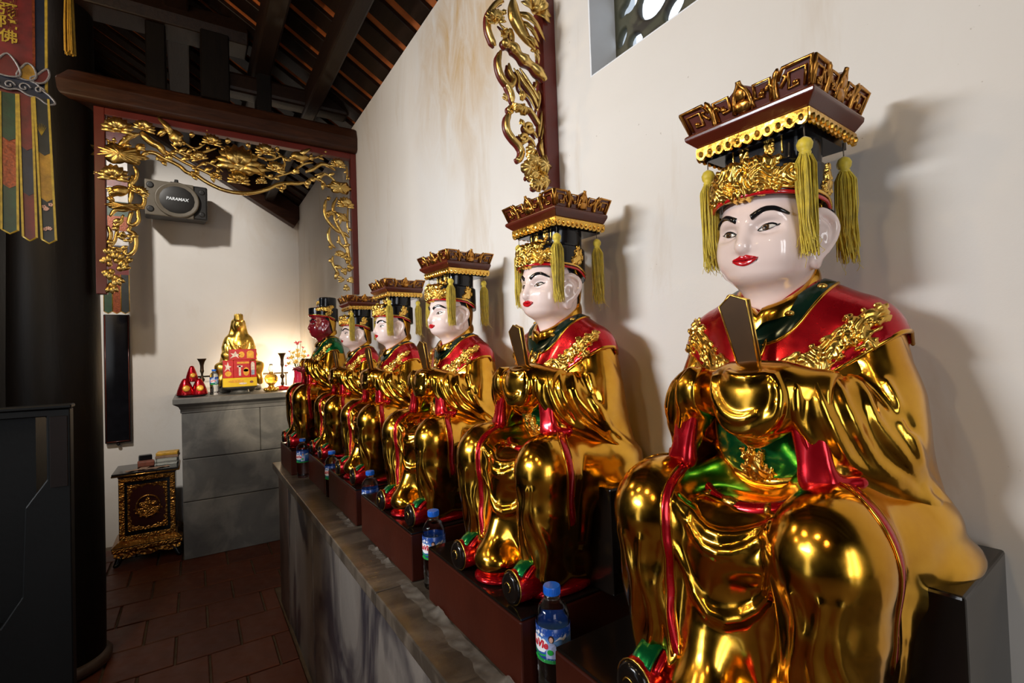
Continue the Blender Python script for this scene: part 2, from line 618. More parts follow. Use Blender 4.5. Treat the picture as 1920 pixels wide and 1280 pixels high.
def relief(name, F, org, du, dv, d, inside, nu, nv, base=0.004, amp=0.004, seed=0.0, freq=60.0):
    """Carved ornament: a height field laid on F, cast along d from the plane org + u*du + v*dv; inside(u,v) > 0 within the outline."""
    u = np.linspace(0, 1, nu); v = np.linspace(0, 1, nv)
    U, Vv = np.meshgrid(u, v, indexing='ij')
    du = np.array(du, float); dv = np.array(dv, float)
    P0 = np.array(org, float) + U[..., None] * du + Vv[..., None] * dv
    P, ok = F.cast(P0, d, 0.4)
    N = F.grad(P)
    a = U * np.linalg.norm(du); b = Vv * np.linalg.norm(dv)
    # curling ridges
    wx = np.sin(b * freq * 0.9 + seed) * 0.9 + np.sin(a * freq * 0.7 + b * freq * 0.5 + seed * 2.1)
    wy = np.sin(a * freq * 1.1 + seed * 1.3) + np.sin(b * freq * 0.6 - a * freq * 0.45 + seed) * 0.9
    ht = np.sin(a * freq * 1.6 + wx * 1.9) * np.cos(b * freq * 1.7 + wy * 1.8)
    ht = np.abs(ht) ** 0.6 * np.sign(ht) * 0.5 + 0.5
    ins = inside(U, Vv)
    edge = np.clip(ins / 0.05, 0, 1)
    off = np.where(ins > 0, base * (0.35 + 0.65 * edge) + amp * ht * edge, -0.004)
    keepv = ok
    P = P + N * off[..., None]
    V = G(P.reshape(-1, 3))
    I = np.arange(nu * nv).reshape(nu, nv)
    q = np.stack([I[:-1, :-1], I[1:, :-1], I[1:, 1:], I[:-1, 1:]], -1).reshape(-1, 4)
    mi = (ins > -0.06) & keepv
    good = mi.reshape(-1)[q].all(1)
    q = q[good]
    used = np.unique(q)
    mp = np.full(nu * nv, -1); mp[used] = np.arange(len(used))
    me = new_mesh(name, V[used], mp[q])
    fixn(me)
    return me


def blobs(bl):
    """Outline from overlapping discs (u, v, radius); negative radii cut holes."""
    def fn(U, V):
        d = np.full(U.shape, -1.0)
        for u, v, r in bl:
            q = abs(r) - np.sqrt((U - u) ** 2 + (V - v) ** 2)
            d = np.maximum(d, q) if r > 0 else np.minimum(d, -q)
        w = 0.022 * np.sin(U * 47 + V * 23) + 0.018 * np.sin(V * 61 - U * 37)
        return d + w
    return fn
# ------------------------------------------------------------------ the seated statues
SEAT_H = 0.222


def torso_prims(F, grow=0.0):
    g = grow
    F.add(ell((.150, 0, .40), (.100 + g, .150 + g, .175 + g)), .02)
    F.add(chain([(.138, -.05, .532), (.138, .05, .532)], [.060 + g, .060 + g]), .05)
    for q in (-1, 1):
        F.add(chain([(.140, q * .05, .520), (.138, q * .130, .508), (.155, q * .155, .42)], [.058 + g, .060 + g, .050 + g]), .05)
    F.add(ell((.165, 0, .45), (.085 + g, .12 + g, .07 + g)), .05)
    return F


def build_robe():
    F = Field((-.005, -.29, .0), (.46, .29, .60), .0034)
    torso_prims(F)
    for q in (-1, 1):
        # cloth falling from the shoulder to the seat, flaring over it
        F.add(chain([(.125, q * .11, .44), (.128, q * .128, .34), (.135, q * .155, .275)], [.070, .066, .070]), .05)
        F.add(ell((.155, q * .13, .262), (.150, .110, .046)), .05)
        F.add(chain([(.16, q * .10, .280), (.325, q * .146, .258)], [.074, .076]), .03)
    F.add(ell((.14, 0, .260), (.13, .235, .042)), .04)
    for q in (-1, 1): (F.add(ell((.13, q * .228, .226), (.085, .044, .022)), .03), F.add(ell((.185, q * .222, .200), (.045, .030, .020)), .02))
    F.add(ell((.27, 0, .232), (.105, .12, .045)), .04)
    for q in (-1, 1):
        F.add(chain([(.330, q * .150, .258), (.338, q * .150, .19), (.336, q * .138, .085), (.334, q * .132, .048)], [.077, .070, .060, .059]), .02)
        F.add(ell((.348, q * .150, .260), (.062, .074, .060)), .02)
    # hanging panel between the legs and its rounded tongue over the edge
    F.add(rbox((.300, 0, .150), (.040, .11, .14), .03), .02)
    F.add(chain([(.330, .03, .24), (.338, .035, .12), (.372, .03, .05)], [.035, .045, .045]), .05)
    F.add(ell((.385, .025, .042), (.050, .068, .034)), .03)
    # hem of the robe along the outer side of each leg
    for q in (-1, 1):
        F.add(chain([(.22, q * .185, .25), (.255, q * .190, .17), (.262, q * .187, .115)], [.040, .030, .024]), .03)
        F.add(chain([(.29, q * .165, .26), (.305, q * .185, .16), (.300, q * .182, .11)], [.035, .022, .016]), .02)
    for q in (-1, 1):
        F.add(chain([(.235, q * .135, .055), (.300, q * .132, .055)], [.056, .056]), .02)
        F.add(chain([(.235, q * .140, .055), (.240, q * .150, .13)], [.054, .040]), .03)
    # hanging folds over the lap
    for k, (h0, dp, r) in enumerate([(.268, .035, .008), (.248, .05, .007), (.160, .075, .009)]):
        pts = []
        for i in range(9):
            a = (i - 4) / 4
            pts.append((.40, a * .082 + .0, h0 + dp * a * a - .01))
        P = F.copy().cast(np.array(pts), (-1, 0, 0), .3)[0]
        P = F.snap(P) + F.grad(P) * 0.001
        F.add(chain(P, [r * .4 + r * .6 * (1 - abs((i - 4) / 4)) for i in range(9)]), .010)
    # long creases down the shins
    for q in (-1, 1):
        for sx, w in ((.100, .0055), (.128, .0045), (.160, .006), (.186, .0045)):
            pts = np.array([(.46, q * (sx + .008 * math.sin(i * 1.3 + sx * 50)), .232 - i * .031) for i in range(7)])
            P, ok = F.cast(pts, (-1, 0, 0), .3)
            if ok.all(): F.add(chain(catmull(P, 2), [w * max(.04, 1 - abs(i / 2 - 3.4) / 3.5) for i in range(13)]), .017)
    F.cut(0, 0, -1, -.012)
    F.cut(-1, 0, 0, -.006)
    return F


def build_sleeve(q):
    lo = (.02, .03 if q > 0 else -.28, .22); hi = (.36, .28 if q > 0 else -.03, .57)
    F = Field(lo, hi, .0031)
    F.add(chain([(.148, q * .138, .496), (.165, q * .160, .435), (.182, q * .168, .385)], [.054, .052, .050]), .03)
    F.add(chain([(.180, q * .166, .390), (.245, q * .135, .418), (.292, q * .082, .440)], [.050, .046, .038]), .035)
    F.add(tri((.275, q * .112, .425), (.268, q * .134, .342), (.160, q * .195, .295), .020), .035)
    F.add(tri((.180, q * .170, .390), (.270, q * .118, .400), (.120, q * .190, .280), .024), .035)
    F.add(chain([(.130, q * .150, .42), (.115, q * .165, .33), (.105, q * .180, .27)], [.056, .050, .046]), .04)
    # hanging folds: from the forearm, bowing outward and back to the seat
    folds = [
        [(.285, .100, .470), (.292, .130, .42), (.285, .165, .365), (.235, .215, .325), (.16, .255, .290)],
        [(.265, .120, .465), (.278, .160, .415), (.262, .200, .360), (.205, .243, .322), (.13, .265, .285)],
        [(.240, .150, .465), (.258, .190, .415), (.235, .228, .362), (.175, .260, .325), (.10, .27, .295)],
        [(.210, .185, .455), (.225, .220, .405), (.200, .250, .358), (.14, .270, .325), (.08, .27, .300)],
        [(.300, .085, .455), (.304, .105, .41), (.298, .128, .365)],
    ]
    for k, fl in enumerate(folds):
        P = F.snap(np.array(catmull([(a, q * b, c) for a, b, c in fl], 4)), 10)
        m = len(P)
        F.add(chain(P, [.0062 * (0.35 + 0.65 * math.sin(PI * min(1, (i + 2) / (m + 1)))) for i in range(m)]), .011)
    # crease at the elbow, between upper arm and forearm
    P = F.snap(np.array(catmull([(.215, q * .150, .470), (.225, q * .185, .440), (.215, q * .215, .405)], 4)), 10)
    F.add(chain(P, [.004] * len(P)), .016, 's')
    F.cut(0, -q * .80, .0, -.055)
    return F


def build_hands():
    F = Field((.22, -.10, .345), (.375, .10, .51), .0026)
    F.add(ell((.300, 0, .452), (.044, .070, .034)), .01)
    F.add(ell((.303, .002, .425), (.042, .064, .045)), .03)
    F.add(chain([(.305, .004, .405), (.300, .006, .388)], [.038, .016]), .03)
    for q in (-1, 1):
        F.add(chain([(.288, q * .040, .445), (.270, q * .085, .438)], [.036, .036]), .02)
    us = [
        [(.34, .058, .470), (.345, .052, .435), (.345, .030, .405), (.345, .005, .397), (.345, -.025, .408), (.335, -.045, .430)],
        [(.34, .050, .468), (.348, .043, .440), (.348, .024, .418), (.348, .002, .412), (.345, -.020, .420)],
        [(.34, .028, .477), (.345, .012, .468), (.345, -.012, .467), (.34, -.030, .474)],
        [(.335, -.042, .470), (.338, -.050, .44), (.335, -.035, .410), (.335, -.015, .395)],
    ]
    for u in us:
        P = F.snap(np.array(catmull(u, 4)), 10)
        m = len(P)
        F.add(chain(P, [.0055 * math.sin(PI * (i + 1.5) / (m + 2)) + .0012 for i in range(m)]), .009)
    return F


def build_cape(robe):
    F = Field((.03, -.24, .40), (.30, .24, .62), .0030)
    torso_prims(F, .0045)
    for q in (-1, 1): F.add(chain([(.148, q * .138, .496), (.165, q * .160, .435)], [.0595, .0575]), .02)
    def cutf(D, X, Y, Z):
        a = np.abs(Y)
        low = .435 + np.clip(a - .06, 0, 1) * 0.62
        low = np.where(X < .12, .455 + a * .25, low)
        b = low - Z
        D = np.maximum(D, b * .8)
        r = np.sqrt((X - .155) ** 2 + Y ** 2)
        return D
    F.apply(cutf)
    return F


def build_head():
    F = Field((.06, -.125, .515), (.305, .125, .80), .0021)
    F.add(ell((.180, 0, .690), (.082, .082, .100)), .01)          # skull
    F.add(ell((.186, 0, .655), (.080, .078, .072)), .02)          # cheeks
    F.add(ell((.194, 0, .640), (.064, .072, .040)), .03)          # jaw
    F.add(ell((.232, 0, .622), (.026, .034, .016)), .022)         # chin
    F.add(ell((.210, 0, .618), (.042, .049, .013)), .02)          # under the chin
    for q in (-1, 1):
        F.add(ell((.226, q * .042, .646), (.026, .026, .028)), .022)
        F.add(ell((.243, q * .030, .691), (.014, .030, .010), (0, 0, q * .35)), .014)     # brow bone
        F.add(ell((.257, q * .036, .674), (.011, .022, .0085), (0, 0, q * .45)), .014, 's')   # eye socket
        F.add(ell((.238, q * .0345, .6730), (.0150, .0205, .0110), (0, 0, q * .45)), .004)  # eyeball and lids
    F.add(chain([(.252, 0, .690), (.262, 0, .672), (.272, 0, .652)], [.0075, .0080, .0105]), .010)   # nose
    F.add(ell((.268, 0, .6485), (.0135, .0135, .0095)), .006)
    for q in (-1, 1): F.add(ell((.259, q * .0165, .6470), (.0105, .0088, .0078)), .005)
    F.add(ell((.247, 0, .629), (.014, .024, .013)), .012)         # mouth mound
    F.add(ell((.2625, 0, .6385), (.004, .003, .006)), .004, 's')  # philtrum
    F.add(chain([(.262, -.020, .6297), (.2665, 0, .6290), (.262, .020, .6297)], [.0016, .0022, .0016]), .005, 's')
    F.add(chain([(.152, 0, .52), (.162, 0, .56), (.170, 0, .63)], [.060, .053, .054]), .02)   # neck
    for q in (-1, 1):
        ear = [(.200, q * .081, .687), (.185, q * .096, .692), (.166, q * .106, .680), (.165, q * .105, .661), (.178, q * .096, .641), (.192, q * .083, .628)]
        F.add(ell((.183, q * .089, .660), (.022, .009, .029), (0, .15, q * -.50)), .006)
        F.add(chain(catmull(ear, 4), [.0062] * 10 + [.007] * 11), .005)
        F.add(ell((.186, q * .081, .630), (.016, .010, .018), (0, .1, 0)), .008)
        F.add(chain(catmull([(.191, q * .093, .680), (.178, q * .100, .669), (.181, q * .098, .653)], 4), .0035), .004)
        F.add(ell((.195, q * .098, .656), (.009, .009, .011)), .005, 's')
    F.cut(0, 0, 1, .775)
    return F


def patch_grid(name, F, fn, d, lift=.0012, nu=14, nv=7):
    """A painted shape: fn(u, v) with u, v in -1..1 gives a start point; cast along d onto F."""
    u = np.linspace(-1, 1, nu); v = np.linspace(-1, 1, nv)
    P = np.array([[fn(a, b) for b in v] for a in u])
    P, ok = F.cast(P, d, .3)
    N = F.grad(P)
    e = np.maximum(np.abs(u)[:, None], np.abs(v)[None, :])
    off = np.where(e > .99, -.0006, lift)
    P = P + N * off[..., None]
    I = np.arange(nu * nv).reshape(nu, nv)
    q = np.stack([I[:-1, :-1], I[1:, :-1], I[1:, 1:], I[:-1, 1:]], -1).reshape(-1, 4)
    me = new_mesh(name, G(P.reshape(-1, 3)), q)
    fixn(me)
    return me


def lid(u, top):
    """Almond outline: half heights of the eye opening at u in -1..1 (+1 = outer corner)."""
    if top: return .0046 * (1 - abs(u) ** 2.2) * (1 + .15 * u)
    return .0031 * (1 - abs(u) ** 2.0)


def add_face(head, F, skin_dark=False):
    fr = (-1, 0, 0)
    for q in (-1, 1):
        def ep(u, v, q=q, k=1.0):
            t = lid(u, True) if v > 0 else lid(u, False)
            return (.30, q * (.0345 + .0150 * u), .6730 + .0022 * u + v * t * k)
        obj('eye', patch_grid('eye', F, ep, fr, .0008, 16, 9), M['eye'], head)
        def ip(u, v, q=q):
            a = math.sqrt(max(0, 1 - u * u)) * v
            du = u * .0062; t = .0058
            uu = du / .0150
            hh = max(-lid(uu, False), min(lid(uu, True), a * t))
            return (.30, q * .0345 + .0012 + du, .6730 + .0004 + hh)
        obj('iris', patch_grid('iris', F, ip, fr, .0016, 11, 9), M['iris'], head)
        def pp(u, v, q=q):
            return (.30, q * .0345 + .0012 + u * .0024, .6738 + math.sqrt(max(0, 1 - u * u)) * v * .0021)
        obj('pupil', patch_grid('pupil', F, pp, fr, .0022, 9, 7), M['ink'], head)
        up = [(.262, q * (.0345 + .0150 * u), .6730 + .0022 * u + lid(u, True)) for u in (-1, -.7, -.3, .1, .5, .8, 1.0)] + [(.235, q * .0535, .6770)]
        obj('upper_lash_line', shell_strip('lash', F, up, lambda t: .0006 + .0018 * math.sin(PI * min(1, t * .85 + .12)), .0012, .0006, 5, fr, 4), M['ink'], head)
        dn = [(.262, q * (.0345 + .0150 * u), .6730 + .0022 * u - lid(u, False)) for u in (-1, -.5, 0, .5, 1)]
        obj('lower_lash_line', shell_strip('lash', F, dn, .0006, .0010, .0003, 3, fr, 4), M['ink'], head)
        br = [(.27, q * .0130, .6890), (.27, q * .022, .6935), (.26, q * .034, .6985), (.25, q * .047, .6985), (.24, q * .058, .6935), (.23, q * .066, .6880)]
        obj('eyebrow', shell_strip('brow', F, br, lambda t: .0047 * (1 - t) ** .45 + .0005, .0012, .0022, 7, fr, 5), M['ink'], head)
    # lips
    def ul(u, v):
        m = abs(u)
        top = .0072 * (1 - m ** 1.6) * (1 - .30 * math.exp(-(u / .16) ** 2)) + .0004
        return (.32, u * .0245, .6300 + .0016 * m * m + (v * .5 + .5) * top)
    def ll(u, v):
        m = abs(u)
        bot = .0078 * (1 - m ** 2.0) + .0004
        return (.32, u * .0235, .6297 + .0016 * m * m - (v * .5 + .5) * bot)
    obj('upper_lip', patch_grid('lip', F, ul, fr, .0022, 25, 7), M['lips'], head)
    obj('lower_lip', patch_grid('lip', F, ll, fr, .0026, 25, 7), M['lips'], head)


def ring(F, c, a, b, h0, tilt, n=40, th0=0.0, th1=2 * PI):
    """Points of a tilted oval round the neck in design axes (front = +f)."""
    out = []
    for i in range(n + 1):
        t = th0 + (th1 - th0) * i / n
        out.append((c + a * math.cos(t), b * math.sin(t), h0 - tilt * math.cos(t)))
    return out


def crest_panel(w, hgt, mirror=False):
    """Fretwork of one side of the hat's top, drawn on a plane: u across, v up; gold frame, scrolls and leaves."""
    mb = MB()
    def tb(pts, r, n=6, smooth=True):
        p = catmull(pts, 4) if smooth else pts
        r = [q * 1.35 for q in r] if hasattr(r, '__len__') else r * 1.35
        mb.tube([(0.0, a, b) for a, b in p], r, 6)
    h = hgt; W = w / 2
    tb([(-W, 0), (W, 0)], .0022, smooth=False)
    tb([(-W, 0), (-W, h * .80), (-W * .62, h * .80), (-W * .55, h * .50)], .0022, smooth=False)
    tb([(W, 0), (W, h * .80), (W * .62, h * .80), (W * .55, h * .50)], .0022, smooth=False)
    for q in (-1, 1):
        tb([(q * W * .93, h * .12), (q * W * .93, h * .62), (q * W * .70, h * .62), (q * W * .70, h * .20), (q * W * .84, h * .22), (q * W * .82, h * .34)], .0016, smooth=False)
        tb([(q * W * .52, 0), (q * W * .50, h * .45), (q * W * .55, h * .86)], [.0030] * 8 + [.001])
        tb([(q * W * .52, h * .30), (q * W * .42, h * .55), (q * W * .38, h * .40)], .0020)
        tb([(q * W * .58, h * .30), (q * W * .66, h * .52), (q * W * .62, h * .60)], .0018)
        tb([(q * W * .44, h * .08), (q * W * .44, h * .70), (q * W * .20, h * .70), (q * W * .20, h * .30), (q * W * .33, h * .28), (q * W * .32, h * .50)], .0019, smooth=False)
        tb([(q * W * .16, h * .1), (q * W * .10, h * .6), (q * W * .02, h * .85), (0, h)], .0024)
        mb.ball((0.001, q * W * .80, h * .30), (.003, .0045, .0035), 8, 5)
        mb.ball((0.001, q * W * .31, h * .38), (.003, .0050, .0035), 8, 5)
    mb.ball((0.001, 0, h * .60), (.003, .008, h * .20), 10, 6)
    mb.ball((0.001, 0, h * .25), (.004, .014, h * .20), 10, 6)
    return mb


def tassel(parent, x, y, ztop, zwire, length, seed, drift=0.0):
    t = obj('tassel', None, None, parent)
    rnd = random.Random(seed)
    mb = MB(); mb.tube([(x, y, ztop), (x, y, zwire)], .0009, 5)
    obj('wire', mb.mesh('wire', True), M['wire'], t)
    mb = MB()
    r = .0105
    mb.lathe([(.002, zwire + .001), (r * .75, zwire - .003), (r, zwire - .009), (r * .9, zwire - .015), (r * .62, zwire - .019), (r * .75, zwire - .0205), (r * .74, zwire - .0225), (r * .62, zwire - .024), (r * .8, zwire - .027)][::-1], 14, (x, y, 0))
    obj('knob', mb.mesh('knob', True), M['thread'], t)
    mb = MB()
    n = 130
    for i in range(n):
        a = rnd.uniform(0, 2 * PI); rr = math.sqrt(rnd.random())
        r0 = r * .8 * rr; r1 = r * (1.25 + .25 * rnd.random()) * rr; r2 = r * rnd.uniform(.9, 1.55) * rr
        L = length * rnd.uniform(.80, 1.0)
        wob = [rnd.uniform(-.0012, .0012) for _ in range(6)]
        z0 = zwire - .024
        P = [(x + r0 * math.cos(a), y + r0 * math.sin(a), z0), (x + r1 * math.cos(a), y + r1 * math.sin(a), z0 - L * .10),
             (x + r1 * math.cos(a + wob[0] * 90) + wob[0], y + r1 * math.sin(a + wob[0] * 90) + wob[1], z0 - L * .40),
             (x + r2 * math.cos(a) + wob[2] + drift * .5, y + r2 * math.sin(a) + wob[3], z0 - L * .74),
             (x + r2 * 1.05 * math.cos(a + .3) + wob[4] * 2 + drift, y + r2 * 1.05 * math.sin(a + .3) + wob[5] * 2, z0 - L)]
        mb.tube(P, .00075, 3, False)
    for i in range(14):                       # stray ends
        a = rnd.uniform(0, 2 * PI); z0 = zwire - .024 - length * rnd.uniform(.75, .95)
        P = [(x + r * math.cos(a), y + r * math.sin(a), z0)]
        for k in range(4):
            p = P[-1]; P.append((p[0] + rnd.uniform(-.005, .005), p[1] + rnd.uniform(-.005, .005), p[2] - rnd.uniform(.002, .008)))
        mb.tube(catmull(P, 2), .0004, 3, False)
    o = obj('thread_skirt', mb.mesh('thread_skirt', True, fix=False), M['thread'], t)
    o['kind'] = 'stuff'
    return t


def build_hat(root, headF, plate=True):
    hat = obj('hat', None, None, root)
    # low front cap and tall rear block, black lacquer
    F = Field((.05, -.13, .68), (.31, .13, .88), .0027)
    F.add(ell((.176, 0, .735), (.097, .094, .085)), .01)
    def up(D, X, Y, Z):
        cx = .176
        cap = np.sqrt(((X - cx) / .0990) ** 2 + (Y / .0955) ** 2)
        cap = (cap - 1) * .094
        cap = np.maximum(np.maximum(cap, Z - .770 + ((X - .19) ** 2 + Y ** 2) * .6), .712 - Z + (X - .17) * .10 - np.clip(.16 - X, 0, 1) * .25)
        blk = np.sqrt(((X - .160) / .072) ** 2 + (Y / (.080 + .10 * np.clip(Z - .75, 0, .1))) ** 2)
        blk = (blk - 1) * .078
        blk = -smin(-blk, -(X - .212), .012)
        blk = -smin(-blk, -(Z - (.814 if plate else .825)), .006)
        blk = np.maximum(blk, .735 - Z)
        return smin(cap, blk, .008)
    F.apply(up)
    obj('crown', nets(F, 'crown'), M['black'], hat)
    # red and gold rims
    mb = MB(); mb2 = MB()
    P = []; P2 = []
    for i in range(41):
        t = -PI * .72 + 2 * PI * .72 * i / 40
        x = .176 + .099 * math.cos(t); y = .0955 * math.sin(t); h = .7125 + (x - .17) * .10 - max(0, .16 - x) * .25
        P.append((-x, y, h - .002)); P2.append((-(.176 + .1005 * math.cos(t)), .097 * math.sin(t), h + .005))
    mb.tube(P, .0030, 8); mb2.tube(P2, .0026, 8)
    obj('red_rim', mb.mesh('red_rim', True), M['lips'], hat)
    obj('gold_rim', mb2.mesh('gold_rim', True), M['gold_relief'], hat)
    # gilded ornament on the front
    out = blobs([(.5, .30, .34), (.22, .26, .25), (.78, .26, .25), (.10, .24, .20), (.9, .24, .20), (.42, .62, .20), (.60, .66, .20), (.5, .85, .12), (.3, .55, .18), (.72, .5, .16), (.06, .42, .08), (.94, .42, .08)])
    if plate: obj('front_ornament', relief('front_ornament', F, (.36, -.082, .720), (0, .164, 0), (0, 0, .074), (-1, 0, 0), out, 150, 96, .0025, .0062, .7, 190), M['gold_relief'], hat)
    for q in (-1, 1):
        o2 = blobs([(.5, .35, .26), (.42, .60, .17), (.62, .62, .13), (.8, .45, .12), (.25, .25, .18), (.5, .82, .10), (.75, .75, .08)])
        obj('side_ornament', relief('side_ornament', F, (.185, q * .16, .715), (-.060, 0, 0), (0, 0, .055), (0, -q, 0), o2, 50, 46, .003, .004, 1.9 + q, 110), M['gold_relief'], hat)
        # gold piping where the front of the tall block meets its sides
        line = np.array([(.211, q * .046, z) for z in np.linspace(.784, .808, 6)])
        mb = MB(); mb.tube(G(F.snap(line) + np.array([.001, 0, 0])), .0016, 6)
        obj('gold_piping', mb.mesh('piping', True), M['gold_relief'], hat)
        o3 = blobs([(.5, .4, .35), (.35, .7, .2), (.7, .65, .2)])
        obj('block_ornament', relief('block_ornament', F, (.27, q * .024 - .013, .784), (0, .026, 0), (0, 0, .025), (-1, 0, 0), o3, 26, 26, .002, .003, 3 + q, 130), M['gold_relief'], hat)
    # gold cloth hanging behind the head, black hair at the temples
    Fn = headF.copy()
    Fn.D = Fn.D - np.float32(.006)
    Fn.apply(lambda D, X, Y, Z: np.maximum(np.maximum(np.maximum(D, X - .155 + (.70 - Z) * .35), Z - .715), .622 - Z))
    obj('nape_cloth', nets(Fn, 'nape_cloth'), M['gold'], hat)
    Fh = headF.copy()
    Fh.D = Fh.D - np.float32(.0022)
    Fh.apply(lambda D, X, Y, Z: np.maximum(np.maximum(np.maximum(D, X - .182 + (.705 - Z) * .6), Z - .715), np.where(X > .152, .690 - Z, .628 - Z)))
    obj('hair', nets(Fh, 'hair'), M['black'], hat)
    if not plate:
        # folded black cap without the board: a raised rear flap with gold cloud trim
        o4 = blobs([(.1, .3, .16), (.3, .35, .2), (.5, .3, .2), (.7, .45, .2), (.9, .6, .14)])
        for q in (-1, 1):
            obj('cloud_trim', relief('cloud_trim', F, (.24, q * .16, .735), (-.12, 0, 0), (0, 0, .060), (0, -q, 0), o4, 60, 40, .003, .004, 5, 90), M['gold_relief'], hat)
        return hat
    # board
    f0, f1, hw = .052, .218, .0905
    zb, zt = .824, .848
    mb = MB()
    def lay(z, g): return [(-f1 - g, -hw - g, z), (-f0, -hw - g, z), (-f0, hw + g, z), (-f1 - g, hw + g, z)]
    L = [lay(zb - .006, -.030), lay(zb, -.012), lay(zb + .004, -.006), lay(zt - .009, .006), lay(zt - .003, .007), lay(zt, .004)]
    v = [p for l in L for p in l]
    fc = [(3, 2, 1, 0)]
    for i in range(len(L) - 1):
        for k in range(4): fc.append((i * 4 + k, i * 4 + (k + 1) % 4, i * 4 + 4 + (k + 1) % 4, i * 4 + 4 + k))
    n = len(L) * 4
    fc.append((n - 4, n - 3, n - 2, n - 1))
    mb.add(v, fc)
    obj('board', mb.mesh('board', False, .0015, 2), M['board'], hat)
    mb = MB(); mb.box((-f1 + .016, -hw + .018, zb - .020), (-f0 - .004, hw - .018, zb - .004))
    obj('board_underside', mb.mesh('board_underside'), M['black'], hat)
    # scalloped gold fringe under the board's edge
    mb = MB()
    e = .012
    def fringe(a, b, n):
        a = Vector(a); b = Vector(b)
        for i in range(n):
            p = a.lerp(b, (i + .5) / n); w = (b - a).length / n * .56
            d = (b - a).normalized(); nn = Vector((0, 0, 1)).cross(d) if False else Vector((d.y, -d.x, 0))
            pr = []
            for k in range(7):
                t = PI * k / 6
                pr.append((math.cos(t) * w, -math.sin(t) * .010 - .010))
            pts = [(w, 0)] + pr + [(-w, 0)]
            vv = []
            for th in (0, .0045):
                for (x, z) in pts:
                    vv.append(p + d * x + nn * (th - .0015) + Vector((0, 0, zb + .001 + z)))
            m = len(pts)
            ff = [tuple(range(m)), tuple(reversed(range(m, 2 * m)))] + [(k, m + k, m + (k + 1) % m, (k + 1) % m) for k in range(m)]
            mb.add(vv, ff)
            mb.ball(p + nn * .004 + Vector((0, 0, zb - .010)), (.0035, .0035, .0050), 6, 4)
        mb.tube([a + Vector((0, 0, zb)) + nn * .001, b + Vector((0, 0, zb)) + nn * .001], .0024, 6)
    xf, xb, yy = -f1 + .008, -f0, hw - .008
    fringe((xf, yy, 0), (xf, -yy, 0), 11)
    fringe((xf, -yy, 0), (xb, -yy, 0), 11)
    fringe((xb, yy, 0), (xf, yy, 0), 11)
    obj('fringe', mb.mesh('fringe', False, 0, auto=.6), M['gold_relief'], hat)
    # crest round the top, leaning outward
    ch = .047
    cb = MB()
    sides = [((-f1 + .004, 0, zt), 'front', 2 * hw - .004), ((-(f0 + f1) / 2, -hw + .004, zt), 'near', f1 - f0 - .004), ((-(f0 + f1) / 2, hw - .004, zt), 'far', f1 - f0 - .004)]
    for pos, nm, w in sides:
        ang = {'front': PI, 'near': -PI / 2, 'far': PI / 2}[nm]
        mt = Matrix.Translation(pos) @ Matrix.Rotation(ang, 4, 'Z') @ Matrix.Rotation(.34, 4, 'Y')
        g = crest_panel(w, ch)
        gv = [tuple(mt @ Vector((v_[0] + .003, v_[1] * (1 + .14 * v_[2] / ch), v_[2]))) for v_ in g.v]
        m2 = MB(); m2.add(gv, g.f)
        obj('crest_scrollwork', m2.mesh('crest_scrollwork', True), M['gold_old'], hat)
        # backing with a stepped outline
        W = w / 2; h = ch
        o = [(-W, -.002), (W, -.002), (W, h * .78), (W * .66, h * .78), (W * .56, h * .42), (W * .5, h * .66), (W * .2, h * .66), (W * .1, h * .78), (0, h * .9), (-W * .1, h * .78), (-W * .2, h * .66), (-W * .5, h * .66), (-W * .56, h * .42), (-W * .66, h * .78), (-W, h * .78)]
        bk = MB(); bk.prism(o, 0, -.006, .0015)
        cb.add([tuple(mt @ Vector((q[0], q[1] * (1 + .14 * q[2] / ch), q[2]))) for q in bk.v], bk.f)
    obj('crest_backing', cb.mesh('crest_backing'), M['board'], hat)
    for i, (fx, sy) in enumerate([(f1 - .018, -hw + .018), (f1 - .018, hw - .018), (f0 + .016, -hw + .018), (f0 + .016, hw - .018)]):
        tassel(hat, -fx, sy, zb - .012, zb - .034, .140, 11 + i)
    return hat


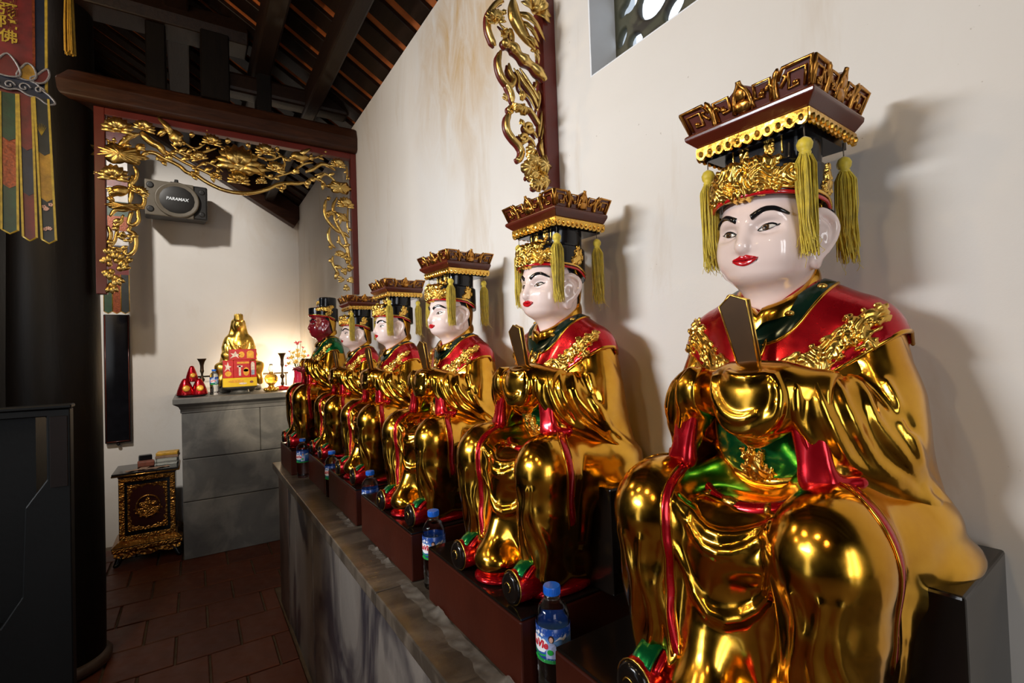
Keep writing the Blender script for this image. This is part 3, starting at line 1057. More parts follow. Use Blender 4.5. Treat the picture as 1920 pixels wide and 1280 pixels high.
def build_shoe(q, root):
    """Upturned cloth shoe: black scroll-faced toe, red body, green strap; one on each side."""
    sh = obj('shoe', None, None, root)
    sh.location = (.026, 0, 0)
    def oval(f, cs, ch, a, b, n=20): return [(-f, q * cs + a * math.cos(2 * PI * k / n), ch + b * math.sin(2 * PI * k / n)) for k in range(n)]
    def loft(rings, cap0=True, cap1=True):
        n = len(rings[0]); v = [p for r in rings for p in r]
        f = [(i * n + k, i * n + (k + 1) % n, i * n + n + (k + 1) % n, i * n + n + k) for i in range(len(rings) - 1) for k in range(n)]
        if cap0: f.append(tuple(range(n)))
        if cap1: f.append(tuple(range((len(rings) - 1) * n, len(rings) * n)))
        return MB().add(v, f)
    s0 = .106
    body = loft([oval(.412, s0 - .001, .035, .026, .030), oval(.408, s0 - .001, .0355, .029, .033), oval(.385, s0, .036, .031, .034), oval(.35, s0, .038, .033, .036), oval(.32, s0, .038, .033, .036)])
    obj('shoe_body', body.mesh('shoe_body', True), M['red'], sh)
    sole = loft([oval(.4185, s0, .033, .018, .022), oval(.4175, s0, .034, .025, .029), oval(.4125, s0, .035, .028, .032), oval(.4085, s0, .0352, .0295, .0335)])
    obj('toe_face', sole.mesh('toe_face', True), M['podium_top'], sh)
    mb = MB()
    mb.tube([(-.409, a, b) for (_, a, b) in oval(.409, s0, .0352, .0300, .0340) + oval(.409, s0, .0352, .0300, .0340)[:1]], .0014, 6)
    curl = [(-.4195, q * s0 + .012 * math.cos(t) * (1 - t / 9), .036 + .014 * math.sin(t) * (1 - t / 9)) for t in np.linspace(.3, 4.4, 14)]
    mb.tube(curl, .0013, 6)
    obj('gold_edge', mb.mesh('gold_edge', True), M['gold_relief'], sh)
    st = MB(); P = []
    pts = [(-.404 + .045 * t, q * s0 + sd * .024, .060 + .030 * t) for t in (0, .33, .66, 1.0) for sd in (0,)]
    st.tube(catmull([(-.400, q * s0 - .004, .060), (-.388, q * s0 - .004, .071), (-.372, q * s0 - .003, .079), (-.352, q * s0, .086)], 4), .0180, 12, flat=.30, up=(-.5, 0, .85))
    obj('green_strap', st.mesh('green_strap', True), M['green'], sh)
    st = MB()
    st.tube(catmull([(-.392, q * s0 - .025, .056), (-.376, q * s0 - .026, .070), (-.356, q * s0 - .024, .080)], 4), .006, 8)
    obj('red_piping', st.mesh('red_piping', True), M['red'], sh)
    return sh


KEEP_WIDTH = ('board', 'board_underside', 'fringe', 'crest_scrollwork', 'crest_backing', 'wire', 'knob', 'thread_skirt', 'tablet', 'shoe_body', 'toe_face', 'green_strap', 'red_piping')


def slim(root, k=.80):
    for o in root.children_recursive:
        if o.type != 'MESH' or o.name.split('.')[0] in KEEP_WIDTH: continue
        if o.parent.name.split('.')[0] in ('tablet', 'shoe'): continue
        n = len(o.data.vertices); v = np.zeros(n * 3, np.float32)
        o.data.vertices.foreach_get('co', v); v[1::3] *= k; v[0::3] *= .88
        o.data.vertices.foreach_set('co', v); o.data.update()


def build_statue(kind='noble'):
    root = thing('seated_deity_statue', '', 'statue')
    red_one = kind != 'noble'
    Rb = build_robe()
    obj('robe', nets(Rb, 'robe'), M['gold'], root)
    st = MB(); st.box((-.235, -.272, .001), (-.004, .272, SEAT_H))
    obj('seat_block', st.mesh('seat_block', False, .004, 2), M['podium_top'], root)
    sl = {}
    for q in (-1, 1):
        S = build_sleeve(q); sl[q] = S
        obj('sleeve', nets(S, 'sleeve'), M['gold'], root)
        # red lining: the cuff's edge and the sheet that falls on the lap
        mb = MB()
        cuff = catmull([(.298, q * .080, .476), (.312, q * .092, .440), (.308, q * .106, .395), (.300, q * .120, .350), (.285, q * .132, .332)], 5)
        mb.tube(G(cuff), [.0042] * 6 + [.0052] * 15, 8)
        obj('cuff_edge', mb.mesh('cuff_edge', True), M['red'], root)
        L = Field((.18, .02 if q > 0 else -.24, .26), (.35, .24 if q > 0 else -.02, .50), .0038)
        A_, B_, C_, D_ = (.300, q * .078, .458), (.300, q * .108, .338), (.298, q * .138, .334), (.290, q * .118, .440)
        L.add(tri(A_, B_, D_, .009), .01)
        L.add(tri(B_, C_, D_, .009), .02)
        L.add(tri(B_, C_, (.268, q * .168, .338), .008), .02)
        obj('sleeve_lining', nets(L, 'sleeve_lining'), M['red'], root)
    Hd = build_hands()
    hc = nets(Hd, 'hand_cloth')
    hn = len(hc.vertices); hv = np.zeros(hn * 3, np.float32); hc.vertices.foreach_get('co', hv); hv[1::3] = hv[1::3] * 1.12 - .032
    hc.vertices.foreach_set('co', hv)
    Cp = build_cape(Rb)
    cape = obj('cape', nets(Cp, 'cape'), M['green' if red_one else 'red'], root)
    # gold hem of the cape
    for q in (-1, 1):
        P = [(.245, q * .062, .440), (.235, q * .09, .454), (.215, q * .13, .480), (.19, q * .175, .504), (.15, q * .215, .505), (.11, q * .20, .500)]
        mb = MB(); mb.tube(G(surface_line(Cp, P, 5, .0005)), .0034, 8)
        obj('cape_hem', mb.mesh('cape_hem', True), M['gold'], root)
    # dragons on the shoulders, ornament on the chest
    for q in (-1, 1):
        b = blobs([(.10, .30, .07), (.20, .28, .12), (.34, .26, .18), (.45, .36, .19), (.48, .20, .13), (.58, .48, .17), (.66, .58, .14), (.76, .70, .13), (.86, .78, .12), (.94, .72, .08), (.92, .9, .07), (.80, .52, .09), (.88, .42, .09), (.93, .30, .09), (.84, .58, .08), (.28, .44, .09), (.70, .80, .07)])
        obj('dragon_relief', relief('dragon', Cp, (.36, q * .040, .460), (-.10, q * .160, .024), (-.05, 0, .100), (-.86, -q * .30, -.35), b, 150, 110, .0035, .0048, 2.0 + q, 125), M['gold_relief'], cape)
    b = blobs([(.5, .35, .30), (.25, .45, .18), (.75, .45, .18), (.5, .7, .2)])
    obj('chest_relief', relief('chest', Cp, (.38, -.036, .452), (0, .072, 0), (0, 0, .055), (-1, 0, 0), b, 60, 46, .003, .004, 4, 90), M['gold_relief'], cape)
    # collar: red line, gold band, dark green band with gold edges and rosettes
    col = obj('collar', None, None, root)
    mb = MB(); n = 48; rings_ = []
    for (r, dh) in ((.0560, .004), (.0600, .010), (.0670, .009), (.0715, .003), (.0735, -.005), (.0740, -.014)):
        rg = []
        for i in range(n):
            t = 2 * PI * i / n
            ft = math.cos(t)
            notch = max(0, 1 - abs((t + PI) % (2 * PI) - PI) / .16) * .010
            rg.append((-(.164 + (r + .003) * ft), r * math.sin(t), .594 - .040 * ft + dh - notch))
        rings_.append(rg)
    v = [p for r in rings_ for p in r]
    mb.add(v, [(i * n + k, i * n + (k + 1) % n, i * n + n + (k + 1) % n, i * n + n + k) for i in range(len(rings_) - 1) for k in range(n)])
    obj('neck_band', mb.mesh('neck_band', True), M['gold'], col)
    mb = MB(); mb.tube([rings_[0][i % n] for i in range(n + 1)], .0026, 8, False)
    obj('red_collar_line', mb.mesh('red_collar_line', True), M['lips'], col)
    def ringp(a, b, h=.62, n=48): return np.array([(.160 + a * math.cos(2 * PI * i / n), b * math.sin(2 * PI * i / n), h) for i in range(n + 1)])
    def band(a0, b0, a1, b1, m=7):
        A = ringp(a0, b0); B = ringp(a1, b1)
        P = A[:, None, :] + (B - A)[:, None, :] * np.linspace(0, 1, m)[None, :, None]
        P, ok = Cp.cast(P, (0, 0, -1), .25)
        N = Cp.grad(P)
        off = np.full(P.shape[:2], .0022); off[:, 0] = off[:, -1] = -.001
        P = P + N * off[..., None]
        nn = P.shape[0]
        I = np.arange(nn * m).reshape(nn, m)
        me = new_mesh('band', G(P.reshape(-1, 3)), np.stack([I[:-1, :-1], I[1:, :-1], I[1:, 1:], I[:-1, 1:]], -1).reshape(-1, 4))
        fixn(me); return me, P
    gb, P = band(.058, .074, .088, .100)
    obj('green_band', gb, M['dark_green'], col)
    mb = MB(); mb.tube(G(P[:, -1] + np.array([0, 0, .002])), .0026, 8, False)
    tab = np.array([(.36, .018, .520), (.36, .020, .500), (.36, .012, .488), (.36, -.004, .486), (.36, -.016, .494), (.36, -.020, .515)])
    Pt, ok = Cp.cast(np.array(catmull(tab, 4)), (-1, 0, 0), .3)
    mb.tube(G(Pt + Cp.grad(Pt) * .002), .0024, 8)
    obj('gold_piping', mb.mesh('gold_piping', True), M['gold'], col)
    obj('collar_tab', patch_grid('tab', Cp, lambda u, v: (.36, -.001 + u * .018 * (1 if v > 0 else math.sqrt(1 - v * v * .6)), .507 + v * .019), (-1, 0, 0), .0022, 9, 9), M['dark_green'], col)
    mb = MB()
    for t in (.62, -.62, 1.35, -1.35):
        p = Cp.cast(np.array([[.160 + .074 * math.cos(t), .088 * math.sin(t), .62]]), (0, 0, -1), .25)[0][0]
        m_ = MB(); m_.ball(G(p), (.009, .009, .005), 10, 6); obj('rosette', m_.mesh('rosette', True), M['gold_relief'], col)
    p = Cp.cast(np.array([[.36, -.001, .505]]), (-1, 0, 0), .3)[0][0]
    mb.ball(G(p), (.004, .009, .009), 9, 6)
    obj('rosette', mb.mesh('rosette', True), M['gold_relief'], col)
    # belly panel with its mask, gold rim and belt
    mb = MB()
    def belly(a, b, g=0.0): return (-(.185 + (.088 + g) * math.cos(a) * math.cos(b)), (.108 + g) * math.sin(a), .392 + (.100 + g) * math.sin(b) * math.cos(a * .8))
    na, nb = 21, 15
    V = [belly(-.80 + 1.60 * i / (na - 1), -.86 + 1.46 * j / (nb - 1), .004) for i in range(na) for j in range(nb)]
    mb.add(V, [(i * nb + j, (i + 1) * nb + j, (i + 1) * nb + j + 1, i * nb + j + 1) for i in range(na - 1) for j in range(nb - 1)])
    bp = obj('belly_panel', mb.mesh('belly_panel', True), M['green'], root)
    mb = MB()
    mb.tube([belly(-.86 + 1.72 * i / 30, -.87, .006) for i in range(31)], .0055, 8, flat=1.6, up=(0, 0, 1))
    mb.tube([belly(-.81, -.86 + 1.46 * i / 14, .004) for i in range(15)], .0018, 6)
    mb.tube([belly(.81, -.86 + 1.46 * i / 14, .004) for i in range(15)], .0018, 6)
    obj('gold_rim', mb.mesh('gold_rim', True), M['gold'], root)
    # mask on the belly panel
    FB = Field((.20, -.05, .295), (.31, .05, .43), .003)
    FB.add(ell((.185, 0, .392), (.0925, .1125, .104)), .001)
    bm_ = blobs([(.5, .40, .26), (.34, .32, .17), (.66, .32, .17), (.18, .30, .11), (.82, .30, .11), (.5, .15, .12), (.5, .68, .12), (.48, .84, .08), (.47, .94, .05), (.30, .62, .10), (.24, .74, .06), (.70, .62, .10), (.77, .74, .06)])
    obj('mask_relief', relief('mask', FB, (.33, -.036, .308), (0, .068, 0), (0, 0, .068), (-1, 0, 0), bm_, 66, 70, .004, .006, .3, 120), M['gold_relief'], bp)
    # belt: two gold tabs over a red field below the rim
    bl = obj('belt', None, None, root)
    mb = MB()
    mb.tube([( -(.278 + .040 * math.cos(t * 1.2)), .088 * math.sin(t) * 1.0, .296 - .012 * math.cos(t * 1.4)) for t in np.linspace(-1.2, 1.2, 21)], .013, 10, flat=1.0, up=(0, 0, 1))
    obj('red_field', mb.mesh('red_field', True), M['red'], bl)
    mb = MB()
    mb.tube([(-(.283 + .042 * math.cos(t * 1.2)), .091 * math.sin(t), .282 - .013 * math.cos(t * 1.4)) for t in np.linspace(-1.2, 1.2, 21)], .0055, 8)
    obj('gold_cord', mb.mesh('gold_cord', True), M['gold'], bl)
    mb = MB()
    for s_, w in ((.012, .020), (-.050, .008), (.058, .010)):
        m_ = MB(); m_.ball((-.322 + abs(s_) * .18, s_, .290), (.011, w, .011), 12, 7)
        obj('gold_tab', m_.mesh('gold_tab', True), M['gold_relief'], bl)
    # red strips with gold edges down the legs
    for q in (-1, 1):
        inner = [(.31, q * .105, .330), (.372, q * .098, .300), (.392, q * .088, .255), (.392, q * .082, .20), (.395, q * .082, .13), (.398, q * .078, .085)]
        outer = [(.285, q * .150, .335), (.315, q * .190, .318), (.325, q * .215, .275), (.318, q * .222, .22), (.305, q * .216, .145)]
        for nm, ln, w in ((('inner', inner, .0085),) if q > 0 else ()) + (('outer', outer, .0125),):
            t = obj('robe_border', shell_strip('border', Rb, ln, lambda u, w=w: w * (.75 + .35 * math.sin(PI * u)), .0016, .0016, 7, None, 6), M['red'], root)
            c = np.array(catmull(ln, 6)); c = Rb.snap(c); nr = Rb.grad(c)
            tt = np.gradient(c, axis=0); sd = np.cross(tt, nr); sd /= np.linalg.norm(sd, axis=1, keepdims=True)
            mb = MB()
            for e in (-1, 1):
                E_ = Rb.snap(c + sd * e * w * .95) 
                mb.tube(G(E_ + Rb.grad(E_) * .0012), .0019, 6)
            obj('gold_edging', mb.mesh('gold_edging', True), M['gold'], t)
    # red under-hem at the bottom of the robe
    mb = MB()
    for q in (-1, 1):
        mb.lathe([(.054, 0.0005), (.061, .004), (.061, .012), (.055, .018)], 32, m=Matrix.Translation((-.282, q * .133, 0)) @ Matrix.Scale(1.75, 4, (1, 0, 0)))
    mb.lathe([(.062, .0005), (.071, .004), (.071, .009), (.062, .014)], 28, m=Matrix.Translation((-.366, .025, 0)))
    obj('under_hem', mb.mesh('under_hem', True), M['red'], root)
    for q in (-1, 1): build_shoe(q, root)
    H = build_head()
    head = obj('head', nets(H, 'head'), M['red_skin' if red_one else 'skin'], root)
    add_face(head, H)
    hat = build_hat(root, H, not red_one)
    if not red_one:
        obj('hand_cloth', hc, M['gold'], root)
        # tablet held upright
        mb = MB()
        o = [(-.0130, .0), (.0130, .0), (.0190, .094), (.0, .106), (-.0190, .094)]
        mb.prism(o, 0, -.005, .005)
        mt = Matrix.Translation((-.268, -.020, .474)) @ Matrix.Rotation(-.10, 4, 'Y') @ Matrix.Rotation(-.16, 4, 'X') @ Matrix.Rotation(.12, 4, 'Z')
        m2 = MB(); m2.add([tuple(mt @ Vector(p)) for p in mb.v], mb.f)
        tb = obj('tablet', m2.mesh('tablet', False, .0012, 2), M['tablet'], root)
        mb = MB()
        for sg in (-1, 1):
            mb.tube([tuple(mt @ Vector((sg * .005, a, b))) for a, b in o[1:] + [o[0]]], .0013, 6)
        obj('gold_rim', mb.mesh('gold_rim', True), M['gold_relief'], tb)
    else:
        rest_hands(root)
    slim(root)
    return root


M['tablet'] = simple('dark_brown_tablet', (0.045, .020, .005), .36, .3, .3, 12, Specular_IOR_Level=.2)


def rest_hands(root):
    """Two red hands held forward over the lap, fingers curled round a dish."""
    for q in (-1, 1):
        F = Field((.20, -.11, .37), (.40, .11, .46), .0028)
        F.add(chain([(.27, q * .075, .425), (.315, q * .050, .418)], [.022, .018]), .01)
        F.add(ell((.330, q * .042, .414), (.026, .020, .013)), .01)
        for i in range(4):
            y = q * (.058 - i * .011)
            L = (.030, .036, .034, .026)[i]
            F.add(chain([(.345, y, .416), (.345 + L * .6, y * .8, .422), (.345 + L, y * .55, .416)], [.0062, .0058, .0048]), .003)
        F.add(chain([(.325, q * .030, .420), (.345, q * .015, .430), (.356, q * .006, .428)], [.0068, .006, .005]), .004)
        obj('hand', nets(F, 'hand'), M['red_skin'], root)
# ------------------------------------------------------------------ materials of the room
def plaster(name, stain=0.5):
    t = NT(name)
    big = t.noise(1.1, 5, 0.6, None, 0.4)
    streak = t.noise(2.2, 6, 0.65, (1.0, 1.6, 0.42), 0.6, 3.1)
    base = t.mix(t.ramp(big, [(0.35, 0.0), (0.7, 1.0)]), (0.68, 0.645, 0.605), (0.73, 0.705, 0.675))
    st = t.mix(t.ramp(streak, [(0.54, 0.0), (0.74, stain)]), base, (0.46, 0.33, 0.19))
    vd = t.n('ShaderNodeVectorMath', operation='DISTANCE'); t.link(t.co, vd.inputs[0]); vd.inputs[1].default_value = (.92, 1.72, 2.80)
    mr = t.n('ShaderNodeMapRange'); t.link(vd.outputs['Value'], mr.inputs['Value'])
    for k_, v_ in (('From Min', .12), ('From Max', .62), ('To Min', 1.0), ('To Max', 0.0)): mr.inputs[k_].default_value = v_
    ml = t.n('ShaderNodeMath', operation='MULTIPLY'); t.link(mr.outputs[0], ml.inputs[0]); t.link(t.ramp(t.noise(5, 6, .65, (1, 1.8, .7), .8, 2.2), [(.36, .15), (.66, .95)]), ml.inputs[1])
    st = t.mix(ml.outputs[0], st, (0.52, 0.33, 0.13))
    sp = t.noise(95, 2, 0.5)
    st = t.mix(t.ramp(sp, [(0.765, 0.0), (0.80, 0.55)]), st, (0.30, 0.24, 0.19))
    t.set(Base_Color=st, Roughness=0.62)
    t.bump(t.noise(26, 6, 0.62), 0.10, 0.01)
    return t.m


def stone(name, c0, c1, dark, amount=0.7, rough=0.42, sc=3.0, stretch=None):
    t = NT(name)
    a = t.noise(sc, 8, 0.62, stretch, 0.8)
    b = t.noise(sc * 0.7, 5, 0.55, stretch, 0.9, 5.2)
    col = t.mix(t.ramp(a, [(0.32, 0.0), (0.72, 1.0)]), c0, c1)
    col = t.mix(t.ramp(b, [(0.45, 0.0), (0.56, amount)]), col, dark)
    t.set(Base_Color=col, Roughness=rough)
    t.bump(t.noise(30, 6, 0.6), 0.18, 0.006)
    return t.m


def timber(name, c0, c1, stretch, rough=0.45, bump=0.2):
    t = NT(name)
    a = t.noise(9, 6, 0.6, stretch, 0.6)
    t.set(Base_Color=t.ramp(a, [(0.3, c0), (0.7, c1)]), Roughness=rough, Specular_IOR_Level=0.22)
    t.bump(a, bump, 0.006)
    return t.m


M['plaster'] = plaster('lime_plaster', 0.55)
M['plaster_back'] = plaster('lime_plaster_back', 0.35)
M['reveal'] = simple('white_reveal_paint', (0.78, 0.80, 0.84), 0.5, 0, 0.03)
M['slab'] = stone('grey_slab_stone', (0.062, 0.050, 0.038), (0.150, 0.122, 0.094), (0.030, 0.024, 0.018), 0.7, 0.32, 4.5, (1.0, 3.0, 1.0))
M['panel_stone'] = stone('grey_panel_stone', (0.155, 0.138, 0.122), (0.235, 0.210, 0.190), (0.026, 0.025, 0.034), 0.95, 0.30, 3.6, (1, 1, .6))
M['altar_stone'] = stone('weathered_altar_stone', (0.15, 0.147, 0.138), (0.27, 0.255, 0.228), (0.075, 0.075, 0.074), 0.6, 0.5, 4.0)
M['pillar_stone'] = stone('brown_pillar_stone', (0.07, 0.045, 0.035), (0.11, 0.075, 0.06), (0.03, 0.02, 0.018), 0.6, 0.4, 4)
M['timber_y'] = timber('dark_timber', (0.007, 0.0032, 0.0018), (0.017, 0.0075, 0.004), (6, 1, 6))
M['timber_x'] = timber('beam_timber', (0.022, 0.0075, 0.0035), (0.050, 0.017, 0.0075), (1, 6, 6))
M['timber_z'] = timber('column_timber', (0.0022, 0.0014, 0.0010), (0.0055, 0.0032, 0.0022), (6, 6, 1), 0.5)
M['rooftile'] = simple('fired_roof_tile', (0.52, 0.14, 0.030), 0.8, 0, 0.35, 7, 0.3, 50)
M['frame_red'] = simple('red_frame_lacquer', (0.105, 0.010, 0.006), 0.38, 0, 0.15, 10)
M['frame_gold'] = metal_leaf('gold_carving', (0.60, 0.37, 0.085), (0.86, 0.62, 0.22), 0.26, 0.42, 0.25, 45, 0.1)


def tile_mat():
    t = NT('terracotta_floor_tile')
    a = t.noise(3.2, 6, 0.6, None, .3)
    inf = t.n('ShaderNodeObjectInfo').outputs['Random']
    c = t.mix(t.ramp(a, [(0.3, 0.0), (0.75, 1.0)]), (0.12, 0.027, 0.010), (0.24, 0.060, 0.020))
    c = t.mix(inf, c, t.mix(0.5, c, (0.06, 0.016, 0.009)))
    t.set(Base_Color=c, Roughness=t.ramp(t.noise(14, 4), [(0.3, 0.40), (0.8, 0.62)]))
    t.bump(t.noise(40, 5, 0.6), 0.15, 0.004)
    return t.m


M['tile'] = tile_mat()
M['mortar'] = simple('floor_mortar', (0.16, 0.115, 0.075), 0.85, 0, 0.25, 12)

# ------------------------------------------------------------------ the room
WX = 0.92
mb = MB(); mb.box((-3.5, -2.9, -0.12), (1.1, 5.5, -0.012))
obj('floor', mb.mesh('floor'), M['mortar'], kind='structure')
floor = bpy.data.objects['floor']
tm = {}
rnd = random.Random(3)
def tile_mesh(w, d):
    k = (round(w, 3), round(d, 3))
    if k not in tm:
        m_ = MB(); m_.box((0, 0, -.012), (w, d, 0)); tm[k] = m_.mesh('tile', False, .0035, 1)
    return tm[k]
for r in range(-2, 15):
    y0 = 4.640 - .313 * (r + 1)
    lim = -.09 if y0 > 4.6 else (.905 if y0 > 3.44 else .436)
    off = .047 if r % 2 else -.103
    x = off + .30 * 4
    while x > -1.75:
        x -= .30
        x1 = min(x + .30, lim)
        if x1 - x < .03: continue
        o = obj('tile', tile_mesh(x1 - x - .011, .313 - .011), M['tile'], floor, loc=(x + .0055, y0 + .0055, rnd.uniform(-.0016, .0008)))

# right wall with its window opening
SY0, SY1, SZ0, SZ1 = .28, .988, 2.259, 2.86
mb = MB()
ys = [-2.9, SY0, SY1, 5.5]; zs = [-.12, SZ0, SZ1, 3.06]
def quadgrid(mb, x, ys, zs, hole, flip):
    for i in range(len(ys) - 1):
        for j in range(len(zs) - 1):
            if (i, j) == hole: continue
            q = [(x, ys[i], zs[j]), (x, ys[i + 1], zs[j]), (x, ys[i + 1], zs[j + 1]), (x, ys[i], zs[j + 1])]
            mb.add(q, [(0, 1, 2, 3) if flip else (3, 2, 1, 0)])
quadgrid(mb, WX, ys, zs, (1, 1), False)
quadgrid(mb, WX + .18, ys, zs, (1, 1), True)
v8 = [(x, y, z) for x in (WX, WX + .18) for y in (ys[0], ys[-1]) for z in (zs[0], zs[-1])]
mb.add(v8, [(0, 1, 5, 4), (2, 6, 7, 3), (1, 3, 7, 5), (0, 4, 6, 2)])
wr = obj('wall_right', mb.mesh('wall_right', fix=False), M['plaster'], kind='structure')
mb = MB()
e = .0012
mb.box((WX + .0, SY1 - e - .004, SZ0), (WX + .18, SY1, SZ1)); mb.box((WX, SY0, SZ0), (WX + .18, SY0 + .004, SZ1))
mb.box((WX + .001, SY0, SZ0), (WX + .18, SY1, SZ0 + .004)); mb.box((WX, SY0, SZ1 - .004), (WX + .18, SY1, SZ1))
obj('reveal', mb.mesh('reveal'), M['reveal'], wr)['kind'] = 'structure'

# carved stone lattice in the window: openwork of leaves round oval holes
win = obj('window_1', None, None, None, kind='structure')
def lattice():
    F = Field((1.005, SY0 - .01, SZ0 - .01), (1.065, SY1 + .01, SZ1 + .01), .0055)
    F.add(rbox((1.028, (SY0 + SY1) / 2, (SZ0 + SZ1) / 2), (.013, (SY1 - SY0) / 2 + .02, (SZ1 - SZ0) / 2 + .02), .006), .002)
    rn = random.Random(5)
    holes = [((.850, 2.430), .050, .050, .3), ((.960, 2.385), .014, .026, .5), ((.915, 2.352), .026, .020, .7), ((.927, 2.465), .022, .026, .2), ((.785, 2.365), .034, .024, -.6),
             ((.955, 2.455), .010, .016, 0)]
    for gy in range(4):
        for gz in range(4):
            y, z = .36 + gy * .17 + rn.uniform(-.02, .02), 2.35 + gz * .14 + rn.uniform(-.02, .02)
            if gz <= 1 and gy >= 1: continue
            holes.append(((y, z), rn.uniform(.02, .045), rn.uniform(.02, .05), rn.uniform(-1, 1)))
    for (y, z), a, b, r in holes:
        F.add(ell((1.035, y, z), (.12, a, b), (r, 0, 0)), .008, 's')
    for i in range(60):
        y, z = rn.uniform(SY0, SY1), rn.uniform(SZ0, SZ1); a = rn.uniform(0, 6.3)
        pts = [(1.014, y + .03 * t * math.cos(a + t), z + .03 * t * math.sin(a + t)) for t in np.linspace(0, 2, 6)]
        F.add(chain(pts, .004), .008, 's')
    D = nets(F, 'lattice')
    n = len(D.vertices); v = np.zeros(n * 3, np.float32); D.vertices.foreach_get('co', v); v[0::3] *= -1
    D.vertices.foreach_set('co', v); D.flip_normals(); D.update()
    return D
M['lattice'] = stone('mossy_lattice_stone', (0.040, 0.043, 0.022), (0.085, 0.075, 0.045), (0.020, 0.013, 0.009), .8, .7, 14)
obj('stone_lattice', lattice(), M['lattice'], win)

# back wall, side walls, front wall
mb = MB(); mb.box((-.82, 5.4, -.12), (1.1, 5.5, 5.2))
obj('wall_back', mb.mesh('wall_back'), M['plaster_back'], kind='structure')
mb = MB(); mb.box((-3.5, 5.36, -.12), (-.82, 5.5, 5.2))
obj('wall_back_darkened', mb.mesh('wall_back_darkened'), M['timber_z'], kind='structure')  # left part of the wall coloured dark to keep the gold's reflections dark
def wall_with_openings(name, axis, pos, th, a0, a1, z1, ops, mat):
    m_ = MB(); cur = a0
    def bx(s, t, z0, zz):
        if axis == 0: m_.box((pos, s, z0), (pos + th, t, zz))
        else: m_.box((s, pos, z0), (t, pos + th, zz))
    for s, t, zb, zt in sorted(ops):
        bx(cur, s, -.12, z1)
        if zb > 0: bx(s, t, -.12, zb)
        bx(s, t, zt, z1); cur = t
    bx(cur, a1, -.12, z1)
    return obj(name, m_.mesh(name), mat, kind='structure')
wall_with_openings('wall_left', 0, -3.5, .1, -2.9, 5.5, 5.2, [(.75, 1.35, 0.0, 2.75)], M['timber_z'])
wall_with_openings('wall_front', 1, -2.9, .1, -3.5, 1.1, 5.2, [(-1.45, -1.10, 0.0, 2.6), (-.75, -.40, 0.0, 2.6)], M['timber_z'])

# ------------------------------------------------------------------ roof: tiles on laths, purlins, the far side of the ridge
def zr(x): return 3.02 + .60 * (WX - x)
sl = math.atan(.60); ca, sa = math.cos(sl), math.sin(sl)
roof = obj('ceiling', None, None, None, kind='structure')
L_ = 3.1
def roof_m(x, y): return Matrix.Translation((x, y, zr(x))) @ Matrix.Rotation(sl, 4, 'Y')
mb = MB(); mb.box((-L_ / ca, -3.0, .10), (.3, 5.6, .14), roof_m(WX, 0))
mb.add(*(lambda b: (b.v, b.f))(MB().box((-L_ / ca, 0, .05), (.3, .01, .06), roof_m(WX, 5.58))))
obj('roof_deck', mb.mesh('roof_deck'), M['timber_y'], roof)
mb = MB(); mb.box((-3.6, -3.0, 4.6), (-1.6, 5.6, 4.7))
obj('ridge_deck', mb.mesh('ridge_deck'), M['timber_y'], roof)
SP = .186
mb = MB(); mb.box((-L_ / ca, 0, .046), (.02, .118, .072)); rafter = mb.mesh('rafter', False, .003, 1)
mt_ = MB(); mt_.box((-.150, 0, .073), (.150, .100, .088)); tilem = mt_.mesh('roof_tile', False, .003, 1)
def put(name, me, mat, parent, mw):
    o = obj(name, me, mat, parent); o.matrix_world = mw; return o
nt = 0
for i in range(-4, 20):
    y = 1.992 + .03 + SP * i
    put('rafter', rafter, M['timber_y'], roof, roof_m(WX, y))
    if y < .9: continue
    for k in range(9):
        d = .16 + k * .306
        mw = roof_m(WX, y + .118 - .016) @ Matrix.Translation((-d, 0, rnd.uniform(-.003, .003))) @ Matrix.Rotation(rnd.uniform(-.012, .012), 4, 'Z')
        put('roof_tile', tilem, M['rooftile'], roof, mw); nt += 1
for px, w, h in ((.65, .085, .11), (.37, .10, .13), (-.05, .12, .15), (-.75, .14, .18)):
    mb = MB(); mb.box((px - w / 2, -2.9, zr(px) - h + .0), (px + w / 2, 5.5, zr(px) + .030))
    obj('purlin', mb.mesh('purlin', False, .012, 2), M['timber_y'], roof)

# tie beam between column and wall with its posts and upper beam
FY = 3.284
beam = obj('trim_1', None, None, None, kind='structure')
mb = MB(); mb.prism([(3.20, 2.868), (3.215, 2.852), (3.385, 2.852), (3.40, 2.868), (3.405, 2.94), (3.385, 3.0), (3.35, 3.02), (3.25, 3.02), (3.215, 3.0), (3.195, 2.94)], 0, -.55, WX)
obj('tie_beam', mb.mesh('tie_beam', False, .008, 2), M['timber_x'], beam)
for x0, x1, z1, d in ((-.19, -.10, 3.36, .07), (.06, .20, 3.38, .10), (.34, .42, 3.30, .07)):
    mb = MB(); mb.box((x0, FY - d, 3.0), (x1, FY + d, z1)); obj('short_post', mb.mesh('short_post', False, .006, 1), M['timber_z'], beam)
mb = MB(); mb.prism([(3.20, 3.36), (3.37, 3.36), (3.385, 3.42), (3.37, 3.50), (3.20, 3.50), (3.185, 3.42)], 0, -.62, .30)
obj('upper_beam', mb.mesh('upper_beam', False, .008, 2), M['timber_y'], beam)
mb = MB(); mb.prism([(3.22, 3.09), (3.35, 3.09), (3.35, 3.20), (3.22, 3.20)], 0, .15, .88)
obj('corbel_beam', mb.mesh('corbel_beam', False, .02, 2), M['timber_y'], beam)
# gable board along the back wall under the tiles
mb = MB(); mb.box((-1.9, -.05, -.17), (.05, .05, .03), roof_m(WX, 5.34))
obj('gable_board', mb.mesh('gable_board', False, .006, 1), M['timber_x'], roof)

